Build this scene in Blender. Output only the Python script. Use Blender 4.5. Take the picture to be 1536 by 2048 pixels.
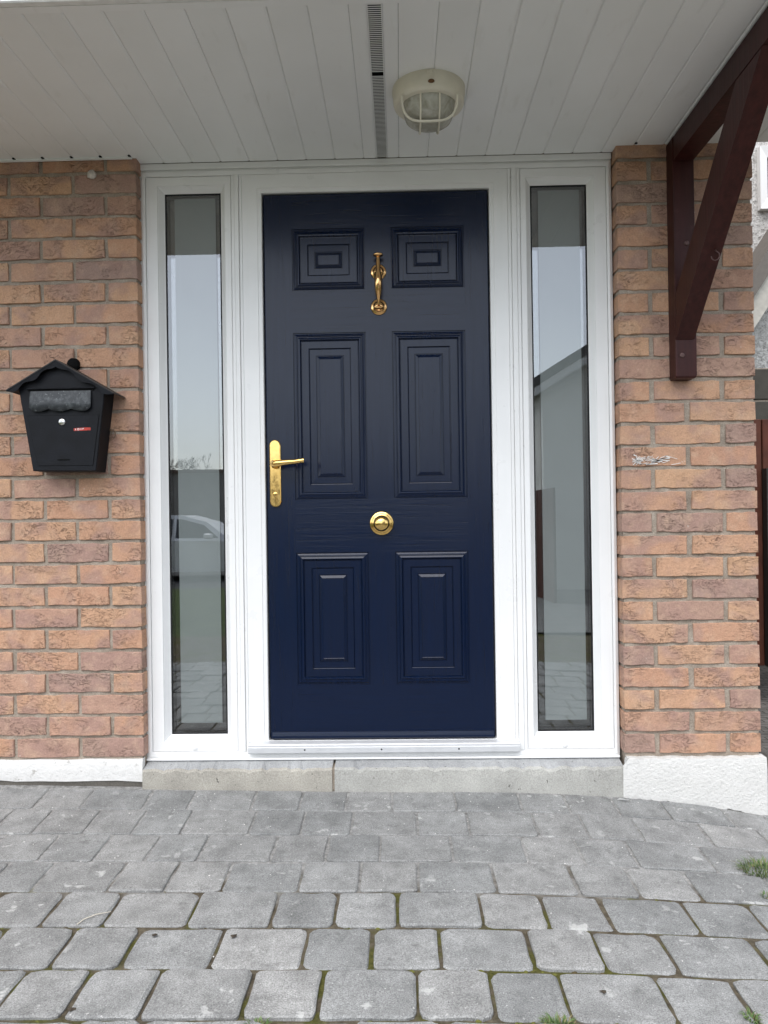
import bpy, math, random
from mathutils import Vector, Matrix, noise
random.seed(7)
R = math.radians
scene = bpy.context.scene
for o in list(bpy.data.objects):
    bpy.data.objects.remove(o)
col = scene.collection

# ---------------------------------------------------------------- camera
yaw, pitch, roll = R(1.261), R(.193), R(-.825)
FW = Vector((-math.sin(yaw) * math.cos(pitch), math.cos(yaw) * math.cos(pitch), math.sin(pitch)))
RT = Vector((math.cos(yaw), math.sin(yaw), 0)); UP = RT.cross(FW)
RX = RT * math.cos(roll) + UP * math.sin(roll); UY = RT * -math.sin(roll) + UP * math.cos(roll)
cam = bpy.data.cameras.new('camera'); camo = bpy.data.objects.new('camera', cam); col.objects.link(camo)
camo.matrix_world = Matrix(((RX.x, UY.x, -FW.x, 0), (RX.y, UY.y, -FW.y, -2.56), (RX.z, UY.z, -FW.z, .94), (0, 0, 0, 1)))
cam.sensor_fit = 'VERTICAL'; cam.sensor_height = 36; cam.sensor_width = 27; cam.lens = 1500 / 2048 * 36
cam.clip_start = .02; cam.clip_end = 2000
scene.camera = camo

# ---------------------------------------------------------------- sky, sun, exposure (overcast)
SUN_EL, SUN_AZ = R(60), R(200)
world = bpy.data.worlds.new('World'); scene.world = world; world.use_nodes = True
wn = world.node_tree; wn.nodes.clear()
sky = wn.nodes.new('ShaderNodeTexSky'); sky.sky_type = 'NISHITA'; sky.sun_disc = False
sky.sun_elevation = SUN_EL; sky.sun_rotation = SUN_AZ; sky.dust_density = 1.5; sky.air_density = 1.0; sky.ozone_density = 1
hs = wn.nodes.new('ShaderNodeHueSaturation'); hs.inputs['Saturation'].default_value = .42
bg = wn.nodes.new('ShaderNodeBackground'); bg.inputs['Strength'].default_value = .11
wo = wn.nodes.new('ShaderNodeOutputWorld')
wn.links.new(sky.outputs[0], hs.inputs['Color']); wn.links.new(hs.outputs[0], bg.inputs[0]); wn.links.new(bg.outputs[0], wo.inputs[0])
sun = bpy.data.lights.new('sun', 'SUN'); sun.energy = 1.0; sun.angle = R(70); sun.color = (1, .985, .96)
suno = bpy.data.objects.new('sun', sun); col.objects.link(suno)
sd = Vector((math.sin(SUN_AZ) * math.cos(SUN_EL), math.cos(SUN_AZ) * math.cos(SUN_EL), math.sin(SUN_EL)))
suno.rotation_euler = sd.to_track_quat('Z', 'Y').to_euler()
vs = scene.view_settings; vs.view_transform = 'Standard'; vs.look = 'None'; vs.gamma = 1; vs.use_curve_mapping = False
vs.exposure = 1.66
scene.cycles.use_denoising = True
scene.cycles.max_bounces = 8; scene.cycles.diffuse_bounces = 5; scene.cycles.transparent_max_bounces = 12

# ---------------------------------------------------------------- material helpers
class M:
    def __init__(s, name, rough=.6, spec=.5, metal=0.0):
        s.m = bpy.data.materials.new(name); s.m.use_nodes = True
        s.t = s.m.node_tree; s.b = s.t.nodes['Principled BSDF']; s.out = s.t.nodes['Material Output']
        s.b.inputs['Roughness'].default_value = rough; s.b.inputs['Specular IOR Level'].default_value = spec
        s.b.inputs['Metallic'].default_value = metal
        s.vec = None
    def n(s, typ, **k):
        x = s.t.nodes.new(typ)
        for a, v in k.items():
            setattr(x, a, v)
        return x
    def l(s, a, b):
        s.t.links.new(a, b)
    def put(s, inp, v):
        if hasattr(v, 'is_output'): s.l(v, inp)
        elif isinstance(v, tuple) and len(v) == 3 and inp.type == 'RGBA': inp.default_value = (*v, 1)
        else: inp.default_value = v
    def coords(s, offset=True, scale=(1, 1, 1), world=False):
        tc = s.n('ShaderNodeTexCoord'); src = tc.outputs['Object']
        if world:
            g = s.n('ShaderNodeNewGeometry'); src = g.outputs['Position']
        mp = s.n('ShaderNodeMapping'); s.l(src, mp.inputs['Vector']); mp.inputs['Scale'].default_value = scale
        if offset:
            oi = s.n('ShaderNodeObjectInfo'); mu = s.n('ShaderNodeMath', operation='MULTIPLY')
            s.l(oi.outputs['Random'], mu.inputs[0]); mu.inputs[1].default_value = 53.0
            cx = s.n('ShaderNodeCombineXYZ')
            for i in range(3): s.l(mu.outputs[0], cx.inputs[i])
            s.l(cx.outputs[0], mp.inputs['Location'])
        return mp.outputs[0]
    def rand(s):
        return s.n('ShaderNodeObjectInfo').outputs['Random']
    def noise(s, vec, scale, detail=4, rough=.55, dist=0.0):
        x = s.n('ShaderNodeTexNoise'); s.l(vec, x.inputs['Vector'])
        x.inputs['Scale'].default_value = scale; x.inputs['Detail'].default_value = detail
        x.inputs['Roughness'].default_value = rough; x.inputs['Distortion'].default_value = dist
        return x.outputs['Fac']
    def ramp(s, fac, stops, interp='LINEAR'):
        x = s.n('ShaderNodeValToRGB'); s.l(fac, x.inputs[0]); cr = x.color_ramp; cr.interpolation = interp
        while len(cr.elements) < len(stops): cr.elements.new(.5)
        for e, (p, c) in zip(cr.elements, stops):
            e.position = p; e.color = (c, c, c, 1) if not isinstance(c, tuple) else (*c, 1)
        return x.outputs[0]
    def mix(s, fac, a, b, blend='MIX'):
        x = s.n('ShaderNodeMix', data_type='RGBA', blend_type=blend)
        s.put(x.inputs[0], fac); s.put(x.inputs[6], a); s.put(x.inputs[7], b)
        return x.outputs[2]
    def math(s, op, a, b=None):
        x = s.n('ShaderNodeMath', operation=op); s.put(x.inputs[0], a)
        if b is not None: s.put(x.inputs[1], b)
        return x.outputs[0]
    def base(s, v): s.put(s.b.inputs['Base Color'], v); return s
    def rough(s, v): s.put(s.b.inputs['Roughness'], v); return s
    def bump(s, h, strength=.3, dist=.003):
        x = s.n('ShaderNodeBump'); s.l(h, x.inputs['Height']); x.inputs['Strength'].default_value = strength
        x.inputs['Distance'].default_value = dist
        prev = s.b.inputs['Normal']
        if prev.is_linked: s.l(prev.links[0].from_socket, x.inputs['Normal'])
        s.l(x.outputs[0], s.b.inputs['Normal']); return s

def simple(name, c, rough=.6, spec=.5, metal=0.0, var=.12, scale=30, bump=0, bscale=120):
    m = M(name, rough, spec, metal); v = m.coords()
    f = m.noise(v, scale); d = tuple(x * (1 - var) for x in c); u = tuple(min(1, x * (1 + var)) for x in c)
    m.base(m.ramp(f, [(.3, d), (.7, u)]))
    if bump: m.bump(m.noise(v, bscale, 5), bump, .002)
    return m.m

# --- brick
def brick_material():
    m = M('brick_clay', .88, .25); v = m.coords(); r = m.rand()
    tone = m.ramp(r, [(0, (.455, .255, .165)), (.22, (.535, .322, .205)), (.45, (.49, .28, .185)), (.62, (.545, .335, .208)), (.80, (.45, .27, .195)), (.92, (.385, .255, .20)), (1, (.345, .235, .195))])
    patch = m.ramp(m.noise(v, 8.5, 3, .5, .4), [(.46, 0.0), (.62, .8)])
    c = m.mix(patch, tone, (.375, .235, .19))
    pale = m.ramp(m.noise(v, 23, 4, .6), [(.5, 0.0), (.72, .45)])
    c = m.mix(pale, c, (.58, .40, .28))
    c = m.mix(1.0, c, m.ramp(m.noise(v, 190, 3, .7), [(.25, .80), (.75, 1.16)]), 'MULTIPLY')
    sv = m.coords(scale=(1, 1, 2.4))
    ridge = m.math('ABSOLUTE', m.math('SUBTRACT', m.noise(sv, 21, 5, .62, 1.8), .5))
    crease = m.math('MULTIPLY', m.ramp(ridge, [(0, 1.0), (.016, 0.0)]), m.ramp(m.noise(v, 9, 2), [(.47, 0.0), (.62, 1.0)]))
    c = m.mix(m.math('MULTIPLY', crease, m.math('ADD', m.math('MULTIPLY', r, .42), .14)), c, (.15, .09, .07))
    spk = m.math('MULTIPLY', m.ramp(m.noise(v, 95, 3), [(.69, 0.0), (.72, 1.0)]), m.ramp(m.noise(v, 14, 2), [(.56, 0.0), (.66, .9)]))
    c = m.mix(spk, c, (.62, .55, .48))
    m.base(c)
    h = m.math('SUBTRACT', m.math('ADD', m.math('MULTIPLY', m.noise(v, 42, 6, .68), 1.0), m.math('MULTIPLY', m.noise(v, 260, 3), .25)), m.math('MULTIPLY', crease, .55))
    m.bump(h, .88, .0065)
    return m.m
BRICK = brick_material()

def mortar_material():
    m = M('mortar', .95, .15); v = m.coords(False)
    c = m.ramp(m.noise(v, 16, 5, .6), [(.3, (.285, .238, .19)), (.55, (.375, .318, .258)), (.75, (.48, .42, .35))])
    c = m.mix(1.0, c, m.ramp(m.noise(v, 300, 3), [(.25, .7), (.75, 1.2)]), 'MULTIPLY')
    m.base(c); m.bump(m.noise(v, 110, 6, .7), .8, .006)
    return m.m
MORTAR = mortar_material()

def upvc_material():
    m = M('white_upvc', .32, .5); v = m.coords(False)
    c = m.ramp(m.noise(v, 5, 3), [(.3, (.765, .765, .755)), (.7, (.80, .80, .79))])
    c = m.mix(m.ramp(m.noise(v, 130, 4, .7), [(.70, 0.0), (.78, .35)]), c, (.42, .40, .36))
    m.base(c); m.rough(m.ramp(m.noise(v, 14, 4), [(.3, .26), (.7, .42)]))
    m.bump(m.noise(v, 3.2, 2), .08, .004)
    return m.m
UPVC = upvc_material()

def soffit_material():
    m = M('soffit_pvc', .42, .4); v = m.coords()
    c = m.ramp(m.noise(v, 3, 4), [(.3, (.79, .795, .785)), (.7, (.84, .845, .84))])
    c = m.mix(m.ramp(m.noise(m.coords(scale=(1, .25, 1)), 28, 4), [(.62, 0.0), (.8, .25)]), c, (.52, .50, .45))
    m.base(c); m.bump(m.noise(v, 6, 2), .15, .004)
    return m.m
SOFFIT = soffit_material()

def door_material(name, horizontal):
    m = M(name, .34, .36); sc = (2.2, 1, 55) if horizontal else (55, 1, 2.2)
    g = m.noise(m.coords(False, sc), 1.6, 6, .62, .9)
    fine = m.noise(m.coords(False, (sc[0] * 6, 1, sc[2] * 6)), 1.0, 3)
    c = m.ramp(g, [(.3, (.0006, .0054, .0225)), (.7, (.0010, .0072, .0290))])
    m.base(c); m.rough(m.ramp(g, [(.3, .27), (.7, .19)]))
    m.bump(m.math('ADD', g, m.math('MULTIPLY', fine, .35)), .19, .0024)
    return m.m
DOOR_V = door_material('navy_door_grain_upright', False); DOOR_H = door_material('navy_door_grain_level', True)

def brass_material():
    m = M('polished_brass', .13, .5, 1.0); v = m.coords()
    m.base(m.ramp(m.noise(v, 40, 3), [(.3, (.80, .52, .17)), (.7, (.88, .60, .22))]))
    m.rough(m.ramp(m.noise(v, 90, 3), [(.3, .09), (.7, .2)]))
    return m.m
BRASS = brass_material()
COPPER = simple('rosy_gilt_brass', (.83, .50, .22), .14, .5, 1.0, .06)

def paver_material():
    m = M('concrete_paver', .9, .25); v = m.coords(); r = m.rand()
    c = m.ramp(r, [(0, (.205, .209, .205)), (.4, (.255, .257, .251)), (.7, (.225, .226, .22)), (1, (.28, .279, .27))])
    c = m.mix(1.0, c, m.ramp(m.noise(v, 11, 6, .68), [(.28, .66), (.72, 1.27)]), 'MULTIPLY')
    c = m.mix(1.0, c, m.ramp(m.noise(v, 330, 2, .7), [(.28, .55), (.72, 1.45)]), 'MULTIPLY')
    dark = m.ramp(m.noise(v, 24, 5, .7), [(.56, 0.0), (.72, .55)])
    c = m.mix(dark, c, (.10, .10, .095))
    w = m.coords(False, world=True)
    lich = m.math('MULTIPLY', m.ramp(m.noise(w, 21, 3, .6, .3), [(.63, 0.0), (.69, .6)]), m.ramp(m.noise(w, 3.1, 2), [(.45, 0.0), (.58, 1.0)]))
    c = m.mix(lich, c, (.52, .52, .50))
    pit = m.ramp(m.noise(v, 210, 2), [(.26, .8), (.31, 0.0)])
    c = m.mix(pit, c, (.05, .048, .045))
    spk = m.ramp(m.noise(v, 150, 2), [(.70, 0.0), (.74, .75)])
    c = m.mix(spk, c, (.55, .54, .52))
    m.base(c)
    h = m.math('ADD', m.math('MULTIPLY', m.noise(v, 340, 4, .7), .5), m.math('MULTIPLY', m.noise(v, 30, 5, .6), .8))
    m.bump(h, .8, .0045)
    return m.m
PAVER = paver_material()

def joint_material():
    m = M('joint_sand_and_moss', .97, .1); w = m.coords(False, world=True)
    sep = m.n('ShaderNodeSeparateXYZ'); m.l(w, sep.inputs[0])
    sand = m.ramp(m.noise(w, 60, 4, .7), [(.3, (.15, .147, .14)), (.7, (.42, .415, .40))])
    soil = m.ramp(m.noise(w, 45, 4, .7), [(.3, (.055, .046, .034)), (.7, (.165, .14, .10))])
    moss = m.ramp(m.noise(w, 80, 4, .7), [(.3, (.045, .048, .014)), (.7, (.12, .115, .035))])
    mp = m.n('ShaderNodeMapRange'); m.l(sep.outputs[1], mp.inputs[0])
    mp.inputs[1].default_value = -.45; mp.inputs[2].default_value = -.85; mp.inputs[3].default_value = -.25; mp.inputs[4].default_value = .45
    f = m.math('ADD', mp.outputs[0], m.noise(w, 5, 3)); f = m.ramp(f, [(.42, 0.0), (.62, 1.0)])
    g = m.ramp(m.math('ADD', m.math('MULTIPLY', mp.outputs[0], .18), m.noise(w, 9, 3)), [(.57, 0.0), (.68, 1.0)])
    m.base(m.mix(f, sand, m.mix(g, soil, moss))); m.bump(m.noise(w, 200, 5, .7), 1, .006)
    return m.m
JOINT = joint_material()

def paint_material(name, c, dirt, bs, bd):
    m = M(name, .85, .25); v = m.coords(False)
    col_ = m.ramp(m.noise(v, 12, 4), [(.3, tuple(x * .95 for x in c)), (.7, c)])
    col_ = m.mix(m.ramp(m.noise(v, 34, 5, .65), [(.62, 0.0), (.74, dirt)]), col_, (.30, .28, .25))
    m.base(col_); m.bump(m.noise(v, bs, 6, .7), .8, bd)
    return m.m
WHITEWASH = paint_material('flaking_white_paint', (.70, .69, .665), .8, 60, .006)
ROUGHCAST = paint_material('white_roughcast', (.70, .69, .66), .22, 105, .008)

def concrete_material(name, c):
    m = M(name, .9, .25); v = m.coords(False)
    k = m.ramp(m.noise(v, 7, 5, .6), [(.28, tuple(x * .78 for x in c)), (.72, tuple(x * 1.15 for x in c))])
    k = m.mix(1.0, k, m.ramp(m.noise(v, 240, 2), [(.3, .8), (.7, 1.15)]), 'MULTIPLY')
    k = m.mix(m.ramp(m.noise(v, 70, 3), [(.68, 0.0), (.73, .85)]), k, (.09, .085, .075))
    m.base(k); m.bump(m.noise(v, 120, 6, .7), .6, .004)
    return m.m
CONC_A = concrete_material('concrete_buff', (.37, .35, .305)); CONC_B = concrete_material('concrete_grey', (.40, .395, .365)); CONC_T = concrete_material('grey_mortar_fillet', (.36, .365, .365))

def stain_material():
    m = M('dark_red_woodstain', .42, .3); v = m.coords(False, (30, 30, 1.6)); w = m.coords(False)
    c = m.ramp(m.noise(v, 2, 5, .6), [(.3, (.026, .0050, .0042)), (.7, (.050, .0108, .0090))])
    m.base(m.mix(m.ramp(m.noise(w, 26, 4), [(.6, 0.0), (.8, .35)]), c, (.10, .04, .035)))
    m.bump(m.noise(v, 3, 5), .25, .002)
    return m.m
WOOD = stain_material()
BLACK = simple('black_gap', (.006, .006, .006), .9, .1)
GASKET = simple('black_rubber_gasket', (.012, .012, .013), .55, .3)
BOXPAINT = simple('worn_black_enamel', (.0045, .0053, .008), .55, .2, 0, .35, 18, .2, 160)

def flap_material():
    m = M('scuffed_black_metal', .5, .5); v = m.coords(False)
    c = m.mix(m.ramp(m.noise(v, 60, 5, .7), [(.48, 0.0), (.68, 1.0)]), (.022, .026, .030), (.085, .095, .10))
    c = m.mix(m.ramp(m.noise(v, 170, 3), [(.66, 0.0), (.70, .8)]), c, (.25, .26, .27))
    m.base(c); m.bump(m.noise(v, 90, 4), .3, .001)
    return m.m
FLAP = flap_material()
ROOFDUST = simple('dusty_black_metal', (.03, .029, .028), .6, .4, 0, .4, 30)
SILVER = simple('bright_lock_metal', (.75, .75, .74), .3, .5, 1.0)
RED = simple('red_sticker', (.42, .035, .02), .45, .4, 0, .3, 120)
WHITE = simple('white_print', (.78, .70, .68), .6)
CREAM = simple('yellowed_white_enamel', (.68, .64, .53), .45, .45, 0, .08, 14, .1, 60)
RUST = simple('rust_stain', (.13, .06, .02), .8)
ALU = simple('satin_threshold_metal', (.60, .61, .62), .38, .5, .25, .05)
INTERIOR = simple('hall_plaster', (.20, .17, .14), .9)
FLOORIN = simple('hall_floor', (.10, .075, .05), .6)
GREYROOF = simple('grey_roof_tile', (.12, .115, .11), .85, .3, 0, .3, 12)
FASCIA = simple('white_fascia', (.74, .74, .72), .4)

def glass_material():
    m = M('double_glazing'); t = m.t
    tr = m.n('ShaderNodeBsdfTransparent'); tr.inputs[0].default_value = (.90, .92, .91, 1)
    gl = m.n('ShaderNodeBsdfGlossy'); gl.inputs['Roughness'].default_value = 0.0; gl.inputs[0].default_value = (.96, .98, 1, 1)
    lw = m.n('ShaderNodeLayerWeight'); lw.inputs['Blend'].default_value = .5
    fz = m.math('ADD', m.math('MULTIPLY', m.math('POWER', lw.outputs['Facing'], 5.0), .83), .165)
    v = m.coords(False); bp = m.n('ShaderNodeBump'); bp.inputs['Strength'].default_value = .02; bp.inputs['Distance'].default_value = .01
    m.l(m.noise(v, 2.5, 1), bp.inputs['Height']); m.l(bp.outputs[0], gl.inputs['Normal'])
    mx = m.n('ShaderNodeMixShader'); m.l(fz, mx.inputs[0]); m.l(tr.outputs[0], mx.inputs[1]); m.l(gl.outputs[0], mx.inputs[2])
    m.l(mx.outputs[0], m.out.inputs[0])
    return m.m
GLASS = glass_material()
FROST = simple('satin_etched_glass', (.225, .245, .245), .55, .3, 0, .04, 8)

def lens_material():
    m = M('ribbed_lamp_glass', .22, .5); v = m.coords(False)
    m.base(m.ramp(m.noise(v, 26, 4, .6, .8), [(.3, (.30, .29, .23)), (.7, (.52, .51, .45))]))
    wv = m.n('ShaderNodeTexWave'); wv.inputs['Scale'].default_value = 90; m.l(v, wv.inputs['Vector'])
    m.bump(wv.outputs['Fac'], .35, .002)
    return m.m
LENS = lens_material()

# ---------------------------------------------------------------- mesh helpers
class MB:
    def __init__(s): s.v = []; s.f = []; s.mi = []; s.sm = []
    def add(s, vs_, fs, mi=0, smooth=False):
        o = len(s.v); s.v += [tuple(p) for p in vs_]; s.f += [tuple(i + o for i in f) for f in fs]
        s.mi += [mi] * len(fs); s.sm += [smooth] * len(fs); return s
    def box(s, x0, x1, y0, y1, z0, z1, mi=0, c=0.0):
        if c <= 0:
            v = [(x, y, z) for z in (z0, z1) for y in (y0, y1) for x in (x0, x1)]
            return s.add(v, [(0, 2, 3, 1), (4, 5, 7, 6), (0, 1, 5, 4), (2, 6, 7, 3), (0, 4, 6, 2), (1, 3, 7, 5)], mi)
        # chamfered box
        v = []; idx = {}
        X, Y, Z = (x0, x1), (y0, y1), (z0, z1)
        for a in range(2):
            for b in range(2):
                for d in range(2):
                    sx, sy, sz = (c if a == 0 else -c), (c if b == 0 else -c), (c if d == 0 else -c)
                    for k, p in enumerate(((X[a], Y[b] + sy, Z[d] + sz), (X[a] + sx, Y[b], Z[d] + sz), (X[a] + sx, Y[b] + sy, Z[d]))):
                        idx[a, b, d, k] = len(v); v.append(p)
        f = []
        for a in range(2):
            q = [idx[a, 0, 0, 0], idx[a, 1, 0, 0], idx[a, 1, 1, 0], idx[a, 0, 1, 0]]; f.append(q if a else q[::-1])
            q = [idx[0, a, 0, 1], idx[1, a, 0, 1], idx[1, a, 1, 1], idx[0, a, 1, 1]]; f.append(q if not a else q[::-1])
            q = [idx[0, 0, a, 2], idx[1, 0, a, 2], idx[1, 1, a, 2], idx[0, 1, a, 2]]; f.append(q if a else q[::-1])
        for b in range(2):
            for d in range(2):
                f.append((idx[0, b, d, 1], idx[1, b, d, 1], idx[1, b, d, 2], idx[0, b, d, 2]))
                f.append((idx[b, 0, d, 0], idx[b, 1, d, 0], idx[b, 1, d, 2], idx[b, 0, d, 2]))
                f.append((idx[b, d, 0, 0], idx[b, d, 1, 0], idx[b, d, 1, 1], idx[b, d, 0, 1]))
        for a in range(2):
            for b in range(2):
                for d in range(2):
                    f.append((idx[a, b, d, 0], idx[a, b, d, 1], idx[a, b, d, 2]))
        return s.add(v, f, mi)
    def rings(s, rects, mi=0, cap=False):
        # nested rectangles (l, r, b, t, y): frame mouldings and panels that face -Y
        v = []; f = []
        for (l, r, b, t, y) in rects: v += [(l, y, b), (r, y, b), (r, y, t), (l, y, t)]
        for i in range(len(rects) - 1):
            for k in range(4):
                a, d = 4 * i + k, 4 * i + (k + 1) % 4; f.append((a, d, d + 4, a + 4))
        if cap: n = 4 * (len(rects) - 1); f.append((n, n + 1, n + 2, n + 3))
        return s.add(v, f, mi)
    def prism(s, poly, y0, y1, mi=0):
        n = len(poly); v = [(x, y0, z) for x, z in poly] + [(x, y1, z) for x, z in poly]
        return s.add(v, [tuple(range(n)), tuple(range(2 * n - 1, n - 1, -1))] + [(i, i + n, (i + 1) % n + n, (i + 1) % n) for i in range(n)], mi)
    def lathe(s, prof, org=(0, 0, 0), axis='Y', n=32, mi=0, smooth=True):
        v = []; f = []
        for r, h in prof:
            for k in range(n):
                a = 2 * math.pi * k / n; c_, s_ = r * math.cos(a), r * math.sin(a)
                p = (c_, h, s_) if axis == 'Y' else ((c_, s_, h) if axis == 'Z' else (h, c_, s_))
                v.append(tuple(p[i] + org[i] for i in range(3)))
        m = len(prof)
        for i in range(m - 1):
            for k in range(n): f.append((i * n + k, i * n + (k + 1) % n, (i + 1) * n + (k + 1) % n, (i + 1) * n + k))
        s.add(v, f, mi, smooth)
        return s
    def tube(s, pts, rad, n=10, mi=0, cap=True):
        pts = [Vector(p) for p in pts]; rad = rad if isinstance(rad, (list, tuple)) else [rad] * len(pts)
        v = []; f = []; prev = None
        for i, p in enumerate(pts):
            d = (pts[min(i + 1, len(pts) - 1)] - pts[max(i - 1, 0)]).normalized()
            u = Vector((0, 0, 1)) if abs(d.z) < .9 else Vector((1, 0, 0))
            if prev is not None: u = prev
            a = (u - d * u.dot(d)).normalized(); b = d.cross(a); prev = a
            rr = rad[i] if isinstance(rad[i], tuple) else (rad[i], rad[i])
            for k in range(n):
                t = 2 * math.pi * k / n; q = p + a * math.cos(t) * rr[0] + b * math.sin(t) * rr[1]; v.append(tuple(q))
        for i in range(len(pts) - 1):
            for k in range(n): f.append((i * n + k, i * n + (k + 1) % n, (i + 1) * n + (k + 1) % n, (i + 1) * n + k))
        s.add(v, f, mi, True)
        if cap:
            s.add(v[:n], [tuple(range(n))[::-1]], mi); s.add(v[-n:], [tuple(range(n))], mi)
        return s
    def mesh(s, name, mats):
        me = bpy.data.meshes.new(name); me.from_pydata(s.v, [], s.f)
        for m_ in (mats if isinstance(mats, (list, tuple)) else [mats]): me.materials.append(m_)
        me.polygons.foreach_set('material_index', s.mi); me.polygons.foreach_set('use_smooth', s.sm); me.update()
        return me
    def obj(s, name, mats, parent=None, fix=True):
        me = s.mesh(name, mats)
        if fix:
            import bmesh
            bm = bmesh.new(); bm.from_mesh(me); bmesh.ops.recalc_face_normals(bm, faces=bm.faces); bm.to_mesh(me); bm.free()
        return link(name, me, parent)

def link(name, me, parent=None, loc=None):
    o = bpy.data.objects.new(name, me); col.objects.link(o)
    if loc: o.location = loc
    if parent: o.parent = parent
    return o
def tag(o, label=None, cat=None, group=None, kind=None):
    for k, v in (('label', label), ('category', cat), ('group', group), ('kind', kind)):
        if v: o[k] = v
    return o
def thing(name, label, cat, group=None, loc=(0, 0, 0)):
    o = bpy.data.objects.new(name, None); col.objects.link(o); o.empty_display_size = .05; o.location = loc
    return tag(o, label, cat, group)

def lerp(a, b, t): return a + (b - a) * t
def G(x, y):
    """height of the paved ground: falls away from the house and sags towards the side passage"""
    d = max(0.0, -y)
    z = -.028 + .033 * math.exp(-d / .3)
    if x < 0: z += .019 * math.exp(-d / .4) * min(-x, 2.0)
    if x > .05: z -= .06 * min(x - .05, 1.8) ** (2.6 - min(1.0, d / .6)) * math.exp(-d / 2.2)
    if d > 1.2: z -= .022 * (d - 1.2)
    return z

SOF = 2.18           # underside of the porch ceiling
XL, XR, XO = -.893, .748, 1.206   # brick corners: left reveal, right reveal, outer end of the right pier

# ================================================================ SETTING
# ---- paving
def build_driveway():
    bed = MB(); nx, ny = 150, 96; v = []; f = []
    X0, X1, Y0, Y1 = -3.2, 3.0, -3.72, .03
    for j in range(ny + 1):
        for i in range(nx + 1):
            x, y = lerp(X0, X1, i / nx), lerp(Y0, Y1, j / ny)
            v.append((x, y, G(x, y) - lerp(.0036, .0062, min(1, max(0, (-y - .45) / .4))) + .0012 * noise.noise(Vector((x * 14, y * 14, 2)))))
    for j in range(ny):
        for i in range(nx): a = j * (nx + 1) + i; f.append((a, a + 1, a + nx + 2, a + nx + 1))
    drive = bed.add(v, f, 0, True).obj('paved_driveway', JOINT)
    tag(drive, 'grey concrete block paving in front of the doorstep', 'paving', kind='structure')
    # joints read off the photograph, row by row, in metres along the house (rows are 160 mm deep)
    def wx(px, row):   # across position of a joint on the row's centre line
        t = (px - 790) / 1500; dist = 2.56 - (row + .5) * .16
        return t * dist * 1.003
    seen = [[62, 155, 277, 367, 490, 585, 675, 765, 890, 1018, 1110, 1205, 1303, 1423, 1508],
            [60, 160, 257, 352, 485, 587, 685, 815, 915, 1048, 1145, 1250, 1383, 1503],
            [72, 182, 285, 385, 529, 635, 740, 882, 1027, 1135, 1238, 1385, 1483],
            [60, 212, 322, 432, 582, 700, 814, 965, 1123, 1238, 1355, 1518],
            [80, 202, 365, 527, 650, 773, 938, 1063, 1185, 1353, 1485],
            [100, 235, 410, 587, 720, 857, 1035, 1170, 1308, 1493],
            [-10, 127, 277, 472, 617, 810, 957, 1103, 1300, 1453]]
    rnd = random.Random(3)
    for row in range(15):
        xs = [wx(p, row) for p in seen[row]] if row < 7 else [rnd.uniform(-.1, .1)]
        while xs[0] > -1.75: xs.insert(0, xs[0] - rnd.choice((.125, .165, .165, .245)))
        while xs[-1] < 1.75: xs.append(xs[-1] + rnd.choice((.125, .165, .165, .245)))
        far = min(1, max(0, (row - 2.4) / 2.2)); gap = lerp(.0031, .0040, far)
        ya, yb = -.16 * row, -.16 * (row + 1)
        for a, b in zip(xs, xs[1:]):
            if row == 0:
                ya_ = -.022 if a > .62 else -.024
            else: ya_ = ya
            l, r_, t, bt = a + gap * rnd.uniform(.5, 1.4), b - gap * rnd.uniform(.5, 1.4), ya_ - gap * rnd.uniform(.5, 1.3), yb + gap * rnd.uniform(.5, 1.3)
            cx, cy = (l + r_) / 2, (t + bt) / 2
            cut = lerp(.008, .0145, far)
            out = []
            hw, hh = (r_ - l) / 2, (t - bt) / 2
            for sx, sy in ((-1, -1), (1, -1), (1, 1), (-1, 1)):
                k = cut * rnd.uniform(.4, 1.9); k2 = cut * rnd.uniform(.4, 1.9)
                p1 = (sx * hw, sy * (hh - k2)); p2 = (sx * (hw - k * .3), sy * (hh - k2 * .3)); p3 = (sx * (hw - k), sy * hh)
                out += [p1, p2, p3] if sx * sy > 0 else [p3, p2, p1]
            # ragged outline: two extra points on every side
            full = []
            for i, p in enumerate(out):
                full.append((p[0] + rnd.uniform(-.0012, .0012), p[1] + rnd.uniform(-.0012, .0012)))
                if i % 3 == 2:
                    q = out[(i + 1) % len(out)]
                    for t_ in (rnd.uniform(.2, .42), rnd.uniform(.58, .8)):
                        full.append((lerp(p[0], q[0], t_) * (1 - rnd.uniform(-.0006, .0022) / hw), lerp(p[1], q[1], t_) * (1 - rnd.uniform(-.0006, .0022) / hh)))
            dz = rnd.uniform(-.0016, .0016) * (1 + far); tx, ty = rnd.uniform(-.006, .006), rnd.uniform(-.008, .008)
            ch = lerp(.0030, .0042, far) * rnd.uniform(.8, 1.3); dp = lerp(.0022, .0034, far)
            cz = G(cx, cy)
            def zz(px, py): return G(cx + px, cy + py) - cz + dz + px * tx + py * ty
            n = len(full); v = []
            for px, py in full:
                e_ = ch * rnd.uniform(.5, 1.7); v.append((px * (1 - e_ / hw), py * (1 - e_ / hh), zz(px, py)))
            for px, py in full: v.append((px, py, zz(px, py) - dp * rnd.uniform(.7, 1.4)))
            for px, py in full: v.append((px, py, zz(px, py) - .03))
            mb = MB()
            mb.add(v[:n], [tuple(range(n))], 0, False)
            mb.add(v, [(i, i + n, (i + 1) % n + n, (i + 1) % n) for i in range(n)] + [(i + n, i + 2 * n, (i + 1) % n + 2 * n, (i + 1) % n + n) for i in range(n)], 0, False)
            o = mb.obj('paver', PAVER, drive); o.location = (cx, cy, cz)
    return drive
build_driveway()

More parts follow.
